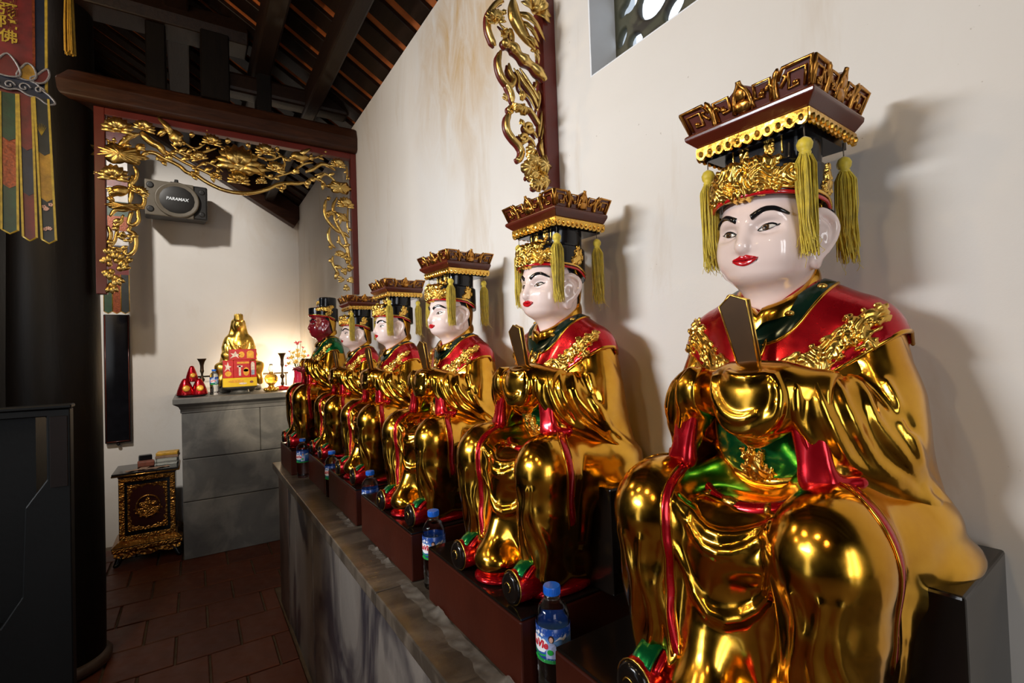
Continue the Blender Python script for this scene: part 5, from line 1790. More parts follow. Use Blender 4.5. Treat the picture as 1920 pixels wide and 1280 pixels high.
# ------------------------------------------------------------------ speaker on the back wall
M['speaker_tan'] = simple('tan_speaker_paint', (0.115, 0.095, 0.068), 0.45, 0, 0.1, 20)
M['speaker_dark'] = simple('dark_speaker_vinyl', (0.012, 0.011, 0.010), 0.5, 0, 0.2, 30)
sp = thing('wall_speaker', 'tan and black loudspeaker mounted high on the back wall behind the arch', 'speaker', (-.10, 5.12, 2.91), .08)
sp.rotation_euler = (.10, 0, .06)
def srb(name, lo, hi, mat, bev=.006): 
    m_ = MB(); m_.box(lo, hi); return obj(name, m_.mesh(name, False, bev, 2), mat, sp)
srb('cabinet', (-.222, -.085, -.145), (.222, .17, .145), M['speaker_dark'], .014)
fp = srb('front_panel', (-.222, -.100, -.145), (.120, -.084, .145), M['speaker_tan'], .008)
mb = MB(); mb.lathe([(.150, 0), (.158, .004), (.160, .012), (.152, .018), (.146, .016)], 40, m=Matrix.Scale(.92, 4, (0, 1, 0)))
rm = Matrix.Translation((.0, -.098, 0)) @ Matrix.Rotation(PI / 2, 4, 'X')
mb2 = MB(); mb2.add([tuple(rm @ Vector(q)) for q in mb.v], mb.f)
obj('woofer_ring', mb2.mesh('woofer_ring', True), M['speaker_tan'], sp)
mb = MB(); mb.ball((0, -.104, 0), (.142, .022, .128), 32, 10); obj('grille', mb.mesh('grille', True), M['speaker_dark'], sp)
for (x, z, r) in ((-.185, .100, .026), (-.185, -.095, .026), (.180, .095, .022), (.180, -.095, .022)):
    mb = MB(); mb.lathe([(r * .85, 0), (r, .002), (r, .006), (r * .85, .008)], 20, m=rm)
    mb = MB(); rm2 = Matrix.Translation((x, -.0995 if x < .12 else -.084, z)) @ Matrix.Rotation(PI / 2, 4, 'X')
    mb.lathe([(r, 0), (r, .003), (r * .6, .0035)], 20, m=rm2); obj('port', mb.mesh('port', True), M['speaker_dark'], sp)
tmx = text_mesh('PARAMAX', .034, .15, .0008, 2, .0008)
o = obj('lettering', tmx, M['white_print'], sp, loc=(.0, -.1272, .004), rot=(PI / 2, 0, 0))
mb = MB(); mb.tube([(.0, .0, .145), (.0, .0, .19)], .014, 10); mb.tube([(0, 0, .175), (0, .10, .180), (0, .268, .16)], .016, 10); mb.box((-.035, .255, .10), (.035, .272, .22))
obj('bracket', mb.mesh('bracket'), M['speaker_dark'], sp)

# ------------------------------------------------------------------ banners and hanging board at the left
M['silk_red'] = simple('red_silk', (0.125, 0.006, 0.006), 0.4, 0, 0.35, 25, 0.1, Sheen_Weight=.3)
M['silk_navy'] = simple('navy_silk', (0.006, 0.013, 0.036), 0.4, 0, 0.35, 25, 0.1)
M['silk_green'] = simple('green_silk', (0.005, 0.040, 0.018), 0.4, 0, 0.35, 25, 0.1)
M['silk_black'] = simple('black_silk', (0.008, 0.012, 0.013), 0.4, 0, 0.4, 25, 0.1)
M['silk_gold'] = simple('gold_silk', (0.36, 0.20, 0.022), 0.4, 0.2, 0.35, 40, 0.2)
M['silk_orange'] = simple('orange_sequin_cloth', (0.20, 0.042, 0.012), 0.35, 0.3, 0.5, 120, 0.3)
M['braid'] = simple('yellow_braid', (0.42, 0.28, 0.020), 0.5, 0, 0.25, 60, 0.2)
M['bead'] = simple('silver_beading', (0.25, 0.235, 0.235), 0.4, 0.4, 0.35, 200, 0.4, 220)
M['thread_dark'] = simple('ochre_thread', (0.30, 0.18, 0.02), 0.5, 0, 0.25, 60)
BY = 2.30
bn = thing('hanging_banner', 'long embroidered prayer banner with gold characters hanging at the left edge', 'banner', (-.51, BY, 2.95))
def cloth(name, pts, y0, y1, mat, parent, base=(-.51, BY, 2.95)):
    mb = MB(); mb.prism([(a - base[0], b - base[2]) for a, b in pts], 1, y0, y1); return obj(name, mb.mesh(name), mat, parent)
cloth('centre_panel', [(-.572, 2.44), (-.448, 2.44), (-.448, 3.05), (-.572, 3.05)], -.004, .0, M['silk_red'], bn)
for q in (-1, 1):
    c = -.51
    def X(a): return c + q * a
    cloth('side_strip', [(X(.066), 2.44), (X(.091), 2.43), (X(.095), 3.05), (X(.066), 3.05)], -.001, .002, M['silk_navy'], bn)
    cloth('sequin_edging', [(X(.060), 2.44), (X(.067), 2.44), (X(.067), 3.05), (X(.060), 3.05)], -.006, -.002, M['silk_orange'], bn)
    cloth('yellow_border', [(X(.090), 2.43), (X(.097), 2.43), (X(.101), 3.05), (X(.094), 3.05)], -.005, .002, M['braid'], bn)
for ch, z in (('南', 2.857), ('無', 2.812), ('阿', 2.767), ('彌', 2.722), ('陀', 2.677), ('佛', 2.630)):
    obj('character', text_mesh(ch, .047, 0, .0008, 2, .0008), M['braid'], bn, loc=(-.509 + .51, -.0055, z - 2.95 + .012), rot=(PI / 2, 0, 0))
# beaded lotus and cloud across the banner
lo_ = obj('lotus_applique', None, None, bn)
def app(name, pts, y, mat): 
    p = catmull(pts, 4, True); cloth(name, [(a[0], a[1]) for a in p], y, y + .004, mat, lo_)
    mb = MB(); P = [(a[0] + .51, y - .001, a[1] - 2.95) for a in p]; mb.tube(P + [P[0]], .0035, 6); obj('bead_edge', mb.mesh('bead_edge', True), M['bead'], lo_)
for q in (-1, 1):
    app('petal', [(-.51 + q * a, b) for a, b in ((.055, 2.512), (.072, 2.528), (.088, 2.548), (.100, 2.556), (.104, 2.535), (.092, 2.508), (.070, 2.500))], -.012, M['silk_red'])
    app('petal', [(-.51 + q * a, b) for a, b in ((.022, 2.512), (.035, 2.545), (.050, 2.562), (.066, 2.548), (.070, 2.518), (.050, 2.502))], -.014, M['silk_gold'])
app('petal', [(-.51 + a, b) for a, b in ((-.030, 2.512), (-.026, 2.545), (0, 2.580), (.026, 2.545), (.030, 2.512), (0, 2.502))], -.017, M['silk_red'])
app('cloud', [(-.51 + a, b) for a, b in ((-.118, 2.440), (-.105, 2.462), (-.085, 2.478), (-.065, 2.500), (0, 2.505), (.065, 2.500), (.085, 2.478), (.105, 2.462), (.118, 2.440), (.098, 2.432), (.075, 2.448), (.050, 2.452), (.025, 2.466), (0, 2.460), (-.025, 2.466), (-.050, 2.452), (-.075, 2.448), (-.098, 2.432))], -.012, M['silk_navy'])
for cx, r in ((-.075, .014), (-.038, .017), (.004, .015), (.040, .017), (.078, .014)):
    mb = MB(); mb.tube([(cx + r * (1 - .07 * k) * math.cos(k * .6), -.015, 2.476 - 2.95 + r * (1 - .07 * k) * math.sin(k * .6)) for k in range(13)], .0028, 6); obj('bead_scroll', mb.mesh('bead_scroll', True), M['bead'], lo_)
TA = [(.0, .020, [(2.45, 2.300, 'silk_green'), (2.300, 2.140, 'silk_orange'), (2.140, 1.985, 'silk_green')]), (.042, .017, [(2.45, 2.275, 'silk_red'), (2.275, 2.120, 'silk_navy'), (2.120, 1.965, 'silk_red')]), (.083, .018, [(2.45, 2.265, 'silk_black'), (2.265, 2.105, 'silk_gold'), (2.105, 1.960, 'silk_black')])]
for q in (-1, 1):
    for c_, w, segs in TA:
        if c_ == 0 and q < 0: continue
        tl = obj('tail', None, None, bn)
        zt_ = 2.45; zb_ = segs[-1][1]
        def X(a, z): return -.51 + q * (c_ + (zt_ - z) * .030 * (c_ / .08)) + a
        yb = -.006 - c_ * .06
        for k, (z1, z0, mt) in enumerate(segs):
            y = yb - .0012 * (2 - k)
            cloth('tail_piece', [(X(-w, z1), z1), (X(-w, z0), z0), (X(0, z0), z0 - .014), (X(w, z0), z0), (X(w, z1), z1)], y, y + .003, M[mt], tl)
        for e in (-1, 1):
            cloth('braid_edge', [(X(e * w - .003, 2.45), 2.45), (X(e * w - .003, zb_), zb_), (X(e * w + .003, zb_), zb_ - .002), (X(e * w + .003, 2.45), 2.45)], yb - .006, yb - .002, M['braid'], tl)
        mb = MB(); mb.tube([(X(-w, zb_) + .51, yb - .003, zb_ - 2.95), (X(0, zb_) + .51, yb - .003, zb_ - .014 - 2.95), (X(w, zb_) + .51, yb - .003, zb_ - 2.95)], .003, 6)
        obj('braid_hem', mb.mesh('braid_hem', True), M['braid'], tl)
        if c_ > .08:
            mb = MB()
            rn = random.Random(4)
            for k in range(7):
                x = X(rn.uniform(-.010, .010), 2.05) + .51; z = (2.075 if k < 4 else 2.005) - 2.95 + rn.uniform(-.012, .012)
                for j in range(5): mb.ball((x + .004 * math.cos(j * 1.26), yb - .0028, z + .004 * math.sin(j * 1.26)), (.0030, .0008, .0030), 6, 4)
            o = obj('embroidered_flowers', mb.mesh('embroidered_flowers', True), M['face_print'], tl); o['kind'] = 'stuff'
            mb = MB()
            for k in range(7):
                a = -.9 + .3 * k; mb.tube([(X(-.004, 2.36) + .51, yb - .0028, 2.32 - 2.95), (X(-.004, 2.36) + .51 + .016 * math.sin(a), yb - .0028, 2.335 - 2.95 + .026 * math.cos(a))], [.0012, .0004], 5)
            o = obj('embroidered_grass', mb.mesh('embroidered_grass', True), M['braid'], tl); o['kind'] = 'stuff'
# rod the banner hangs from, out of the frame, and the long tassel of the lantern beside it
mb = MB(); mb.tube([(-.11, 0, .105), (.11, 0, .105)], .008, 8); mb.tube([(0, 0, .105), (0, 0, .70)], .002, 5); obj('hanger', mb.mesh('hanger', True), M['timber_z'], bn)
lt = thing('lantern_tassel', 'long yellow tassel hanging alone in front of the dark column', 'tassel', (-.400, 2.60, 3.02))
rn = random.Random(8); mb = MB()
for i in range(90):
    a = rn.uniform(0, 2 * PI); r = .016 * math.sqrt(rn.random()); L = .245 * rn.uniform(.93, 1.0)
    mb.tube([(r * .8 * math.cos(a), r * .8 * math.sin(a), 0), (r * math.cos(a), r * math.sin(a), -L * .5), (r * 1.1 * math.cos(a) + .002, r * 1.1 * math.sin(a), -L)], .0017, 4, False)
o = obj('thread_skirt', mb.mesh('thread_skirt', True, fix=False), M['thread_dark'], lt); o['kind'] = 'stuff'
mb = MB(); mb.ball((0, 0, .008), (.017, .017, .014), 12, 8); mb.tube([(0, 0, .01), (0, 0, .60)], .002, 5); obj('knot_and_cord', mb.mesh('knot', True), M['thread_dark'], lt)

# second banner and black board in the far corner
b2 = thing('corner_banner', 'colourful pointed banner half hidden behind the left carved post', 'banner', (-.50, 5.0, 3.40))
def cl2(name, x0, x1, z0, z1, mat, y=0.0, point=0.0):
    pts = [(x0, z1), (x0, z0), ((x0 + x1) / 2, z0 - point), (x1, z0), (x1, z1)] if point else [(x0, z1), (x0, z0), (x1, z0), (x1, z1)]
    return cloth(name, pts, y, y + .004, mat, b2, (-.50, 5.0, 3.40))
M['silk_white'] = simple('white_silk', (0.55, 0.52, 0.50), 0.5, 0, 0.2, 20)
cols = ['silk_navy', 'silk_white', 'silk_red', 'silk_white', 'silk_green', 'silk_orange', 'silk_white', 'silk_navy', 'silk_red']
for k, c_ in enumerate(cols):
    cl2('brocade_piece', -.585, -.425, 3.30 - (k + 1) * .118, 3.30 - k * .118, M[c_], -.001 * (k % 2))
cl2('top_piece', -.60, -.41, 3.30, 3.42, M['silk_red'], -.004)
for k, c_ in enumerate(('silk_green', 'silk_orange', 'silk_black')):
    x0 = -.585 + k * .0535
    cl2('tail', x0, x0 + .0515, 1.945, 2.24, M[c_], -.003, .018)
mb = MB()
for k in range(4): mb.tube([(-.585 + k * .0535 + .50, -.004, 2.24 - 3.40), (-.585 + k * .0535 + .50, -.004, 1.945 - 3.40)], .003, 6)
for k in range(3):
    x0 = -.585 + k * .0535 + .50; mb.tube([(x0, -.004, 1.945 - 3.4), (x0 + .026, -.004, 1.927 - 3.4), (x0 + .0515, -.004, 1.945 - 3.4)], .003, 6)
obj('braid_edge', mb.mesh('braid_edge', True), M['silk_gold'], b2)
mb = MB(); mb.tube([(0, .02, .02), (0, .25, .30), (0, .40, .42)], .006, 8); obj('hanger', mb.mesh('hanger', True), M['timber_z'], b2)
bd = thing('hanging_board', 'tall black lacquer couplet board hanging below the corner banner', 'board', (-.545, 5.385, .86))
mb = MB(); mb.box((-.088, -.030, 0), (.088, .0, 1.09)); obj('board_panel', mb.mesh('board_panel', False, .006, 2), M['black'], bd)
mb = MB()
for a in ((-.078, -.032, .012), (.078, -.032, .012)): mb.tube([a, (a[0], a[1], 1.08)], .004, 6)
mb.tube([(-.078, -.032, .012), (.078, -.032, .012)], .004, 6); obj('border', mb.mesh('border', True), M['board'], bd)
mb = MB(); mb.ball((0, -.02, -.012), .014, 10, 6); obj('knob', mb.mesh('knob', True), M['black'], bd)

# dark stand at the left edge of the view
sd = thing('wooden_stand', 'dark wooden stand with a stepped cut-out end at the left edge', 'stand', (-.60, 2.0, 0))
M['stand'] = simple('dark_stand_paint', (0.0035, 0.004, 0.0045), 0.5, 0, 0.2, 6, 0.1, 60, Specular_IOR_Level=.15)
M['stand_brown'] = simple('dark_brown_stand_paint', (0.009, 0.0045, 0.0035), 0.5, 0, 0.2, 6, 0.1, 60, Specular_IOR_Level=.15)
E0 = [(-.318, 0.0), (-.318, 1.393), (-.95, 1.402), (-.95, 1.375), (-.372, 1.372), (-.372, 1.185), (-.420, 1.110), (-.428, .855), (-.474, .778), (-.95, .778), (-.95, .0)]
mb = MB(); mb.prism([(a + .60, b) for a, b in E0], 1, -.0, .05); obj('end_panel', mb.mesh('end_panel', False, .003, 1), M['stand'], sd)
mb = MB(); mb.box((-.35, .05, 0), (.195, .42, 1.37)); obj('carcass', mb.mesh('carcass'), M['stand'], sd)
mb = MB(); mb.box((-.36, -.006, 1.394), (.286, .055, 1.406)); obj('top_board', mb.mesh('top_board', False, .003, 1), M['stand'], sd)
mb = MB(); mb.box((.236, -.004, 1.16), (.276, .0, 1.372)); obj('edge_strip', mb.mesh('edge_strip', False, .001, 1), M['stand_brown'], sd)

# ------------------------------------------------------------------ gilded chest in the corner
def plane_relief(name, w, h, inside, nu, nv, base, amp, seed, freq, mat, parent, loc):
    u = np.linspace(0, 1, nu); v = np.linspace(0, 1, nv); U, V_ = np.meshgrid(u, v, indexing='ij')
    a = U * w; b = V_ * h
    wx = np.sin(b * freq * .9 + seed) * .9 + np.sin(a * freq * .7 + b * freq * .5 + seed * 2.1)
    wy = np.sin(a * freq * 1.1 + seed * 1.3) + np.sin(b * freq * .6 - a * freq * .45 + seed) * .9
    ht = np.sin(a * freq * 1.6 + wx * 1.9) * np.cos(b * freq * 1.7 + wy * 1.8)
    ht = np.abs(ht) ** .6 * np.sign(ht) * .5 + .5
    ins = inside(U, V_)
    off = np.where(ins > 0, base + amp * ht * np.clip(ins / .05, 0, 1), -.003)
    P = np.stack([a - w / 2, -off, b - h / 2], -1).reshape(-1, 3)
    I = np.arange(nu * nv).reshape(nu, nv)
    q = np.stack([I[:-1, :-1], I[1:, :-1], I[1:, 1:], I[:-1, 1:]], -1).reshape(-1, 4)
    good = (ins > -.06).reshape(-1)[q].all(1); q = q[good]
    used = np.unique(q); mp = np.full(nu * nv, -1); mp[used] = np.arange(len(used))
    return obj(name, new_mesh(name, P[used], mp[q]), mat, parent, loc=loc)
M['chest_red'] = simple('dark_red_chest_lacquer', (0.035, 0.006, 0.005), 0.3, 0, 0.2, 10)
ch = thing('gilded_chest', 'small black and gold carved chest standing in the corner beside the altar', 'chest', (-.318, 4.82, 0))
def cbox(name, lo, hi, mat, bev=.003):
    m_ = MB(); m_.box(lo, hi); return obj(name, m_.mesh(name, False, bev, 2), mat, ch)
cbox('body', (-.178, .0, .165), (.182, .34, .660), M['black'], .004)
cbox('top_board', (-.215, -.035, .672), (.205, .36, .694), M['black'], .004)
m_ = MB(); m_.tube([(-.216, -.036, .676), (.206, -.036, .676)], .0065, 8); m_.tube([(.206, -.036, .676), (.206, .36, .676)], .0065, 8); obj('top_moulding', m_.mesh('top_moulding', True), M['gold_old'], ch)
m_ = MB(); m_.box((-.182, -.004, .655), (.186, .34, .673)); obj('neck', m_.mesh('neck', False, .002, 1), M['chest_red'], ch)
cbox('panel', (-.120, -.003, .245), (.124, .001, .590), M['chest_red'], .001)
# flared base with mouldings and bracket feet
def slab(name, z0, z1, g0, g1, mat):
    v = []
    for z, g in ((z0, g0), (z1, g1)): v += [(-.178 - g, -g, z), (.182 + g, -g, z), (.182 + g, .34, z), (-.178 - g, .34, z)]
    m_ = MB(); m_.add(v, [(3, 2, 1, 0), (4, 5, 6, 7), (0, 1, 5, 4), (1, 2, 6, 5), (2, 3, 7, 6), (3, 0, 4, 7)])
    return obj(name, m_.mesh(name, False, .002, 1), mat, ch)
slab('base_slope', .140, .172, .045, .008, M['gold_old']); slab('base_band', .105, .140, .036, .046, M['black']); slab('base_frieze', .070, .105, .028, .034, M['chest_red'])
full = lambda U, V_: np.minimum(np.minimum(U, 1 - U), np.minimum(V_, 1 - V_)) * 2 + .02
plane_relief('base_relief', .44, .030, full, 130, 12, .001, .008, 1, 95, M['gold_old'], ch, (.002, -.042, .121))
plane_relief('apron_relief', .42, .050, lambda U, V_: V_ - .45 + .35 * np.abs(np.sin(U * PI * 3)) , 130, 18, .003, .010, 3, 70, M['gold_old'], ch, (.002, -.036, .075))
for nm, w, h, x, z, nu, nv in (('border_relief', .034, .480, -.158, .412, 12, 150), ('border_relief', .034, .480, .162, .412, 12, 150), ('border_relief', .290, .034, .002, .636, 100, 12), ('border_relief', .290, .040, .002, .190, 100, 14)):
    plane_relief(nm, w, h, full, nu, nv, .002, .007, x * 9, 130, M['gold_old'], ch, (x, -.001, z))
def ringf(U, V_):
    r = np.sqrt((U - .5) ** 2 + (V_ - .5) ** 2); a = np.arctan2(V_ - .5, U - .5)
    return np.maximum(.03 - np.abs(r - .36), np.maximum(.24 + .06 * np.sin(a * 5) - r, (.43 + .05 * np.sin(a * 14) - r) * (V_ < .42)) - .0)
plane_relief('dragon_medallion', .205, .215, ringf, 90, 90, .003, .008, 2, 120, M['gold_old'], ch, (.004, -.003, .420))
m_ = MB(); m_.tube([(.004 + .075 * math.cos(t), -.010, .420 + .080 * math.sin(t)) for t in np.linspace(0, 2 * PI, 49)], .0052, 6); obj('medallion_ring', m_.mesh('medallion_ring', True), M['gold_old'], ch)
def spand(U, V_):
    e = np.minimum(np.minimum(U, 1 - U), np.minimum(V_, 1 - V_))
    cx = np.minimum(U, 1 - U); cz = np.minimum(V_, 1 - V_)
    return .055 + .10 * np.exp(-((cx * cx + cz * cz) / .05)) + .025 * np.sin(U * 40) * np.sin(V_ * 50) - e
plane_relief('spandrel_relief', .250, .350, spand, 90, 120, .002, .006, 4, 110, M['gold_old'], ch, (.002, -.002, .418))
for x in (-.155, .160):
    for y in (-.005, .30):
        m_ = MB(); m_.tube(catmull([(x, y, .085), (x * 1.12, y - .02, .055), (x * 1.22, y - .035, .022), (x * 1.32, y - .050, .012)], 4), [.030, .030, .029, .028, .026, .024, .022, .021, .020, .019, .017, .014, .011], 10)
        obj('foot', m_.mesh('foot', True), M['black'], ch)
# things lying on the chest
M['plastic'] = glassy('clear_plastic', (0.80, 0.84, 0.80), .12, 1.45)
M['paper_yellow'] = simple('yellow_wrapper', (0.55, 0.30, 0.03), 0.5, 0, 0.3, 30)
M['paper_red'] = simple('red_wrapper', (0.50, 0.012, 0.014), 0.35, 0, 0.2, 30)
M['brick_red'] = simple('dull_red_packet', (0.20, 0.060, 0.035), 0.6, 0, 0.3, 30)
M['note'] = simple('worn_banknote', (0.28, 0.17, 0.11), 0.7, 0, 0.3, 40)
def small(name, label, cat, lo, hi, mat, loc, rz=0, bev=.004, group=None):
    m_ = MB(); m_.box(lo, hi); o = obj(name, m_.mesh(name, False, bev, 2), mat, None, label, cat, group, None, loc, (0, 0, rz)); return o
small('plastic_box', 'clear plastic box on the gilded chest under the yellow packet', 'box', (-.075, -.055, 0), (.075, .055, .052), M['plastic'], (-.195, 5.02, .6945), -.15)
yp = thing('yellow_packet', 'yellow and cream wrapped packet lying on top of the clear plastic box', 'packet', (-.19, 5.02, .747), -.1)
m_ = MB(); m_.box((-.078, -.058, 0), (.078, .058, .020)); obj('cream_side', m_.mesh('cream_side', False, .004, 2), M['note'], yp)
m_ = MB(); m_.box((-.075, -.055, .0205), (.075, .055, .046)); obj('yellow_top', m_.mesh('yellow_top', False, .006, 2), M['paper_yellow'], yp)
small('red_packet', 'dull red packet on the gilded chest left of the plastic box', 'packet', (-.055, -.04, 0), (.055, .04, .044), M['brick_red'], (-.335, 5.00, .6945), .1, .008)
small('dark_box', 'small black box behind the dull red packet on the chest', 'box', (-.045, -.03, 0), (.045, .03, .080), M['black'], (-.345, 5.09, .6945), .1, .008)
for k, (x, y, a) in enumerate(((-.40, 4.86, .4), (-.30, 4.85, -.3), (-.23, 4.87, .2), (-.35, 4.90, 1.1))):
    V = []; n = 9
    for i in range(n):
        for j in range(4): V.append((-.055 + .11 * i / (n - 1), -.026 + .052 * j / 3, .0012 + .004 * abs(math.sin(i * .7 + k + j * .3))))
    for i in range(n):
        for j in range(4): V.append((-.055 + .11 * i / (n - 1), -.026 + .052 * j / 3, .0004 + .004 * abs(math.sin(i * .7 + k + j * .3))))
    q = [(i * 4 + j, (i + 1) * 4 + j, (i + 1) * 4 + j + 1, i * 4 + j + 1) for i in range(n - 1) for j in range(3)]
    q += [(36 + a_, 36 + d_, 36 + c_, 36 + b_) for a_, b_, c_, d_ in q]
    obj('banknote', new_mesh('banknote', V, q), M['note'], None, ['crumpled banknote at the left front corner of the chest top', 'crumpled banknote at the middle of the front edge of the chest top', 'crumpled banknote at the right front of the chest top, before the plastic box', 'crumpled banknote turned sideways just in front of the dull red packet'][k], 'banknote', 'banknotes on the chest', None, (x, y, .6945), (0, 0, a))

# ------------------------------------------------------------------ things on the stone altar
AZ = 1.2453
M['figure_gold'] = metal_leaf('bright_gold_figure', (0.70, 0.40, 0.05), (0.90, 0.62, 0.14), .24, .38, .12, 20)
M['rock'] = stone('dark_pedestal_rock', (0.05, .05, .045), (.12, .115, .10), (.02, .02, .02), .6, .5, 18)
def golden_figure():
    r = thing('golden_figure', 'gold seated robed figure with hood and crown on a rocky seat on the altar', 'statue', (.345, 5.06, AZ))
    F = Field((-.20, -.19, .0), (.16, .19, .20), .0055)
    rn = random.Random(2)
    F.add(ell((-.02, 0, .05), (.13, .17, .065)), .01)
    for i in range(46):
        a = rn.uniform(0, 6.3); F.add(ell((-.02 + .115 * math.cos(a), .155 * math.sin(a), rn.uniform(.02, .13)), (rn.uniform(.02, .045),) * 3), .012)
    F.cut(0, 0, -1, -.002)
    m1 = nets(F, 'rock')
    o = obj('rock_seat', m1, M['rock'], r); o.rotation_euler = (0, 0, PI / 2)
    # gold figure: design axes f = towards the room
    F = Field((-.17, -.19, .06), (.19, .19, .74), .0055)
    F.add(ell((0, 0, .40), (.070, .085, .12)), .01)
    for q in (-1, 1):
        F.add(chain([(-.005, q * .072, .470), (.005, q * .098, .395), (.040, q * .098, .320)], [.038, .036, .034]), .03)
        F.add(chain([(.04, q * .110, .325), (.085, q * .045, .300)], [.034, .024]), .02)
        F.add(chain([(.02, q * .07, .235), (.085, q * .145, .215), (.12, q * .06, .195)], [.062, .056, .046]), .03)
        F.add(chain([(-.03, q * .080, .44), (-.04, q * .108, .30), (-.02, q * .135, .18)], [.032, .036, .042]), .04)
        F.add(chain([(.09, q * .13, .20), (.115, q * .15, .12), (.10, q * .155, .085)], [.04, .03, .026]), .03)
    F.add(ell((.06, 0, .20), (.09, .13, .06)), .03)
    F.add(chain([(.12, .07, .20), (.135, .085, .13), (.13, .09, .085)], [.035, .028, .022]), .03)
    F.add(chain([(0, 0, .49), (.005, 0, .545)], [.045, .036]), .02)
    F.add(ell((.008, 0, .590), (.050, .045, .060)), .01)
    # hood falling on the shoulders, crown
    F.add(chain([(-.030, 0, .630), (-.045, 0, .55), (-.05, 0, .45)], [.046, .050, .066]), .02)
    for q in (-1, 1): F.add(chain([(-.012, q * .040, .625), (-.012, q * .050, .560), (-.005, q * .064, .480)], [.016, .018, .022]), .02)
    for i in range(5):
        a = -.8 + .4 * i; F.add(chain([(.02 + .030 * math.cos(a), .036 * math.sin(a), .640), (.022 + .036 * math.cos(a), .042 * math.sin(a), .682 + .014 * math.cos(a))], [.013, .005]), .008)
    F.add(ell((-.01, 0, .665), (.030, .030, .030)), .01)
    F.add(ell((.058, 0, .588), (.006, .007, .012)), .01)
    for q in (-1, 1): F.add(ell((.056, q * .018, .600), (.006, .012, .004)), .006, 's')
    for k in range(5):
        P = F.snap(np.array(catmull([(.09, -.09 + .04 * k, .30 - .02 * abs(k - 2)), (.10, -.05 + .025 * k, .26), (.12, -.06 + .03 * k, .22)], 3))); F.add(chain(P, .005), .008)
    for q in (-1, 1):
        for k in range(3):
            P = F.snap(np.array(catmull([(.03, q * (.07 + .02 * k), .46 - .02 * k), (.08, q * (.06 + .02 * k), .40 - .03 * k), (.08, q * .02, .345 - .02 * k)], 3))); F.add(chain(P, .0045), .008)
    m2 = nets(F, 'gold_body')
    o = obj('gold_body', m2, M['figure_gold'], r); o.rotation_euler = (0, 0, PI / 2)
    mb = MB()
    for i in range(11): a = -1.1 + .22 * i; mb.ball((.052 * math.sin(a), -.045 - .048 * math.cos(a), .455 - .045 * math.cos(a)), .0055, 8, 5)
    mb.ball((0, -.098, .40), (.016, .008, .016), 10, 6)
    obj('bead_necklace', mb.mesh('bead_necklace', True), M['gold_relief'], r)
    return r
golden_figure()
# red and yellow gift boxes stacked in front of the figure
M['print_gold'] = simple('gold_print', (0.75, 0.36, 0.03), 0.35, 0.2, 0.2, 60)
M['print_pale'] = simple('pale_print', (0.72, 0.60, 0.52), 0.4, 0, 0.3, 45)
M['box_yellow'] = simple('yellow_box_card', (0.80, 0.52, 0.010), 0.35, 0, 0.06, 20)
M['box_blue'] = simple('grey_blue_print', (0.30, 0.38, 0.50), 0.4, 0, 0.3, 60)
def gift(name, label, w, d, h, mat, loc, spots, rz=0.0, cat='box'):
    r = thing(name, label, cat, loc, rz)
    m_ = MB(); m_.box((-w / 2, -d / 2, 0), (w / 2, d / 2, h)); obj('carton', m_.mesh('carton', False, .002, 1), mat, r)
    for (x, z, a, b, mt, kind) in spots:
        m_ = MB()
        if kind == 'o': m_.prism([(x + a * math.cos(t), z + b * math.sin(t)) for t in np.linspace(0, 2 * PI, 18, endpoint=False)], 1, -d / 2 - .0012, -d / 2)
        else: m_.prism([(x + a * c_[0], z + b * c_[1]) for c_ in kind], 1, -d / 2 - .0012, -d / 2)
        obj('printed_motif', m_.mesh('printed_motif'), mt, r)
    return r
sq = [(-1, -1), (1, -1), (1, 1), (-1, 1)]
horse = [(-1, -1), (-.5, -.2), (-.9, .4), (-.3, .3), (0, 1), (.3, .2), (1, 0), (.4, -.3), (.6, -1), (.1, -.5), (-.3, -.6)]
door = [(-1, -1), (1, -1), (1, .5), (.6, .9), (0, 1), (-.6, .9), (-1, .5)]
tb = thing('offering_tray', 'dark footed tray under the yellow box in front of the golden figure', 'tray', (.327, 4.775, AZ))
m_ = MB(); m_.lathe([(.085, 0), (.090, .004), (.070, .012), (.065, .034), (.115, .044), (.135, .052), (.138, .058), (.130, .060)], 32, m=Matrix.Scale(.62, 4, (0, 1, 0))); obj('tray_body', m_.mesh('tray_body', True, auto=.8), M['rock'], tb)
gift('yellow_box', 'bright yellow flat box under the red boxes before the golden figure', .252, .10, .074, M['box_yellow'], (.327, 4.775, AZ + .0605), [(-.03, .045, .060, .012, M['print_gold'], 'o'), (.02, .026, .030, .008, M['print_pale'], 'o'), (.085, .036, .014, .010, M['brick_red'], 'o')])
z1 = AZ + .1350
gift('red_box', 'red box with pale print standing left in the lower row on the yellow box', .076, .08, .148, M['paper_red'], (.242, 4.775, z1), [(-.002, .095, .026, .040, M['print_pale'], horse), (0, .035, .024, .022, M['print_gold'], 'o')])
gift('red_box', 'red box with white stem print in the middle of the lower row', .122, .08, .148, M['paper_red'], (.342, 4.775, z1), [(-.015, .06, .008, .044, M['print_pale'], sq), (-.015, .095, .020, .006, M['print_pale'], sq), (.032, .05, .022, .036, M['print_gold'], 'o'), (.03, .06, .018, .012, M['box_blue'], 'o'), (.01, .125, .045, .008, M['print_gold'], sq)])
gift('red_box', 'narrow red and white box at the right end of the lower row', .045, .08, .140, M['paper_red'], (.428, 4.775, z1), [(-.004, .095, .014, .036, M['print_pale'], door), (-.004, .040, .012, .020, M['box_blue'], sq)])
gift('red_box', 'red box with gold arch and horse print lying on the lower boxes', .205, .08, .090, M['paper_red'], (.352, 4.775, z1 + .1485), [(-.055, .045, .040, .030, M['print_pale'], horse), (-.010, .045, .022, .026, M['print_gold'], 'o'), (.055, .046, .026, .032, M['print_gold'], door)])
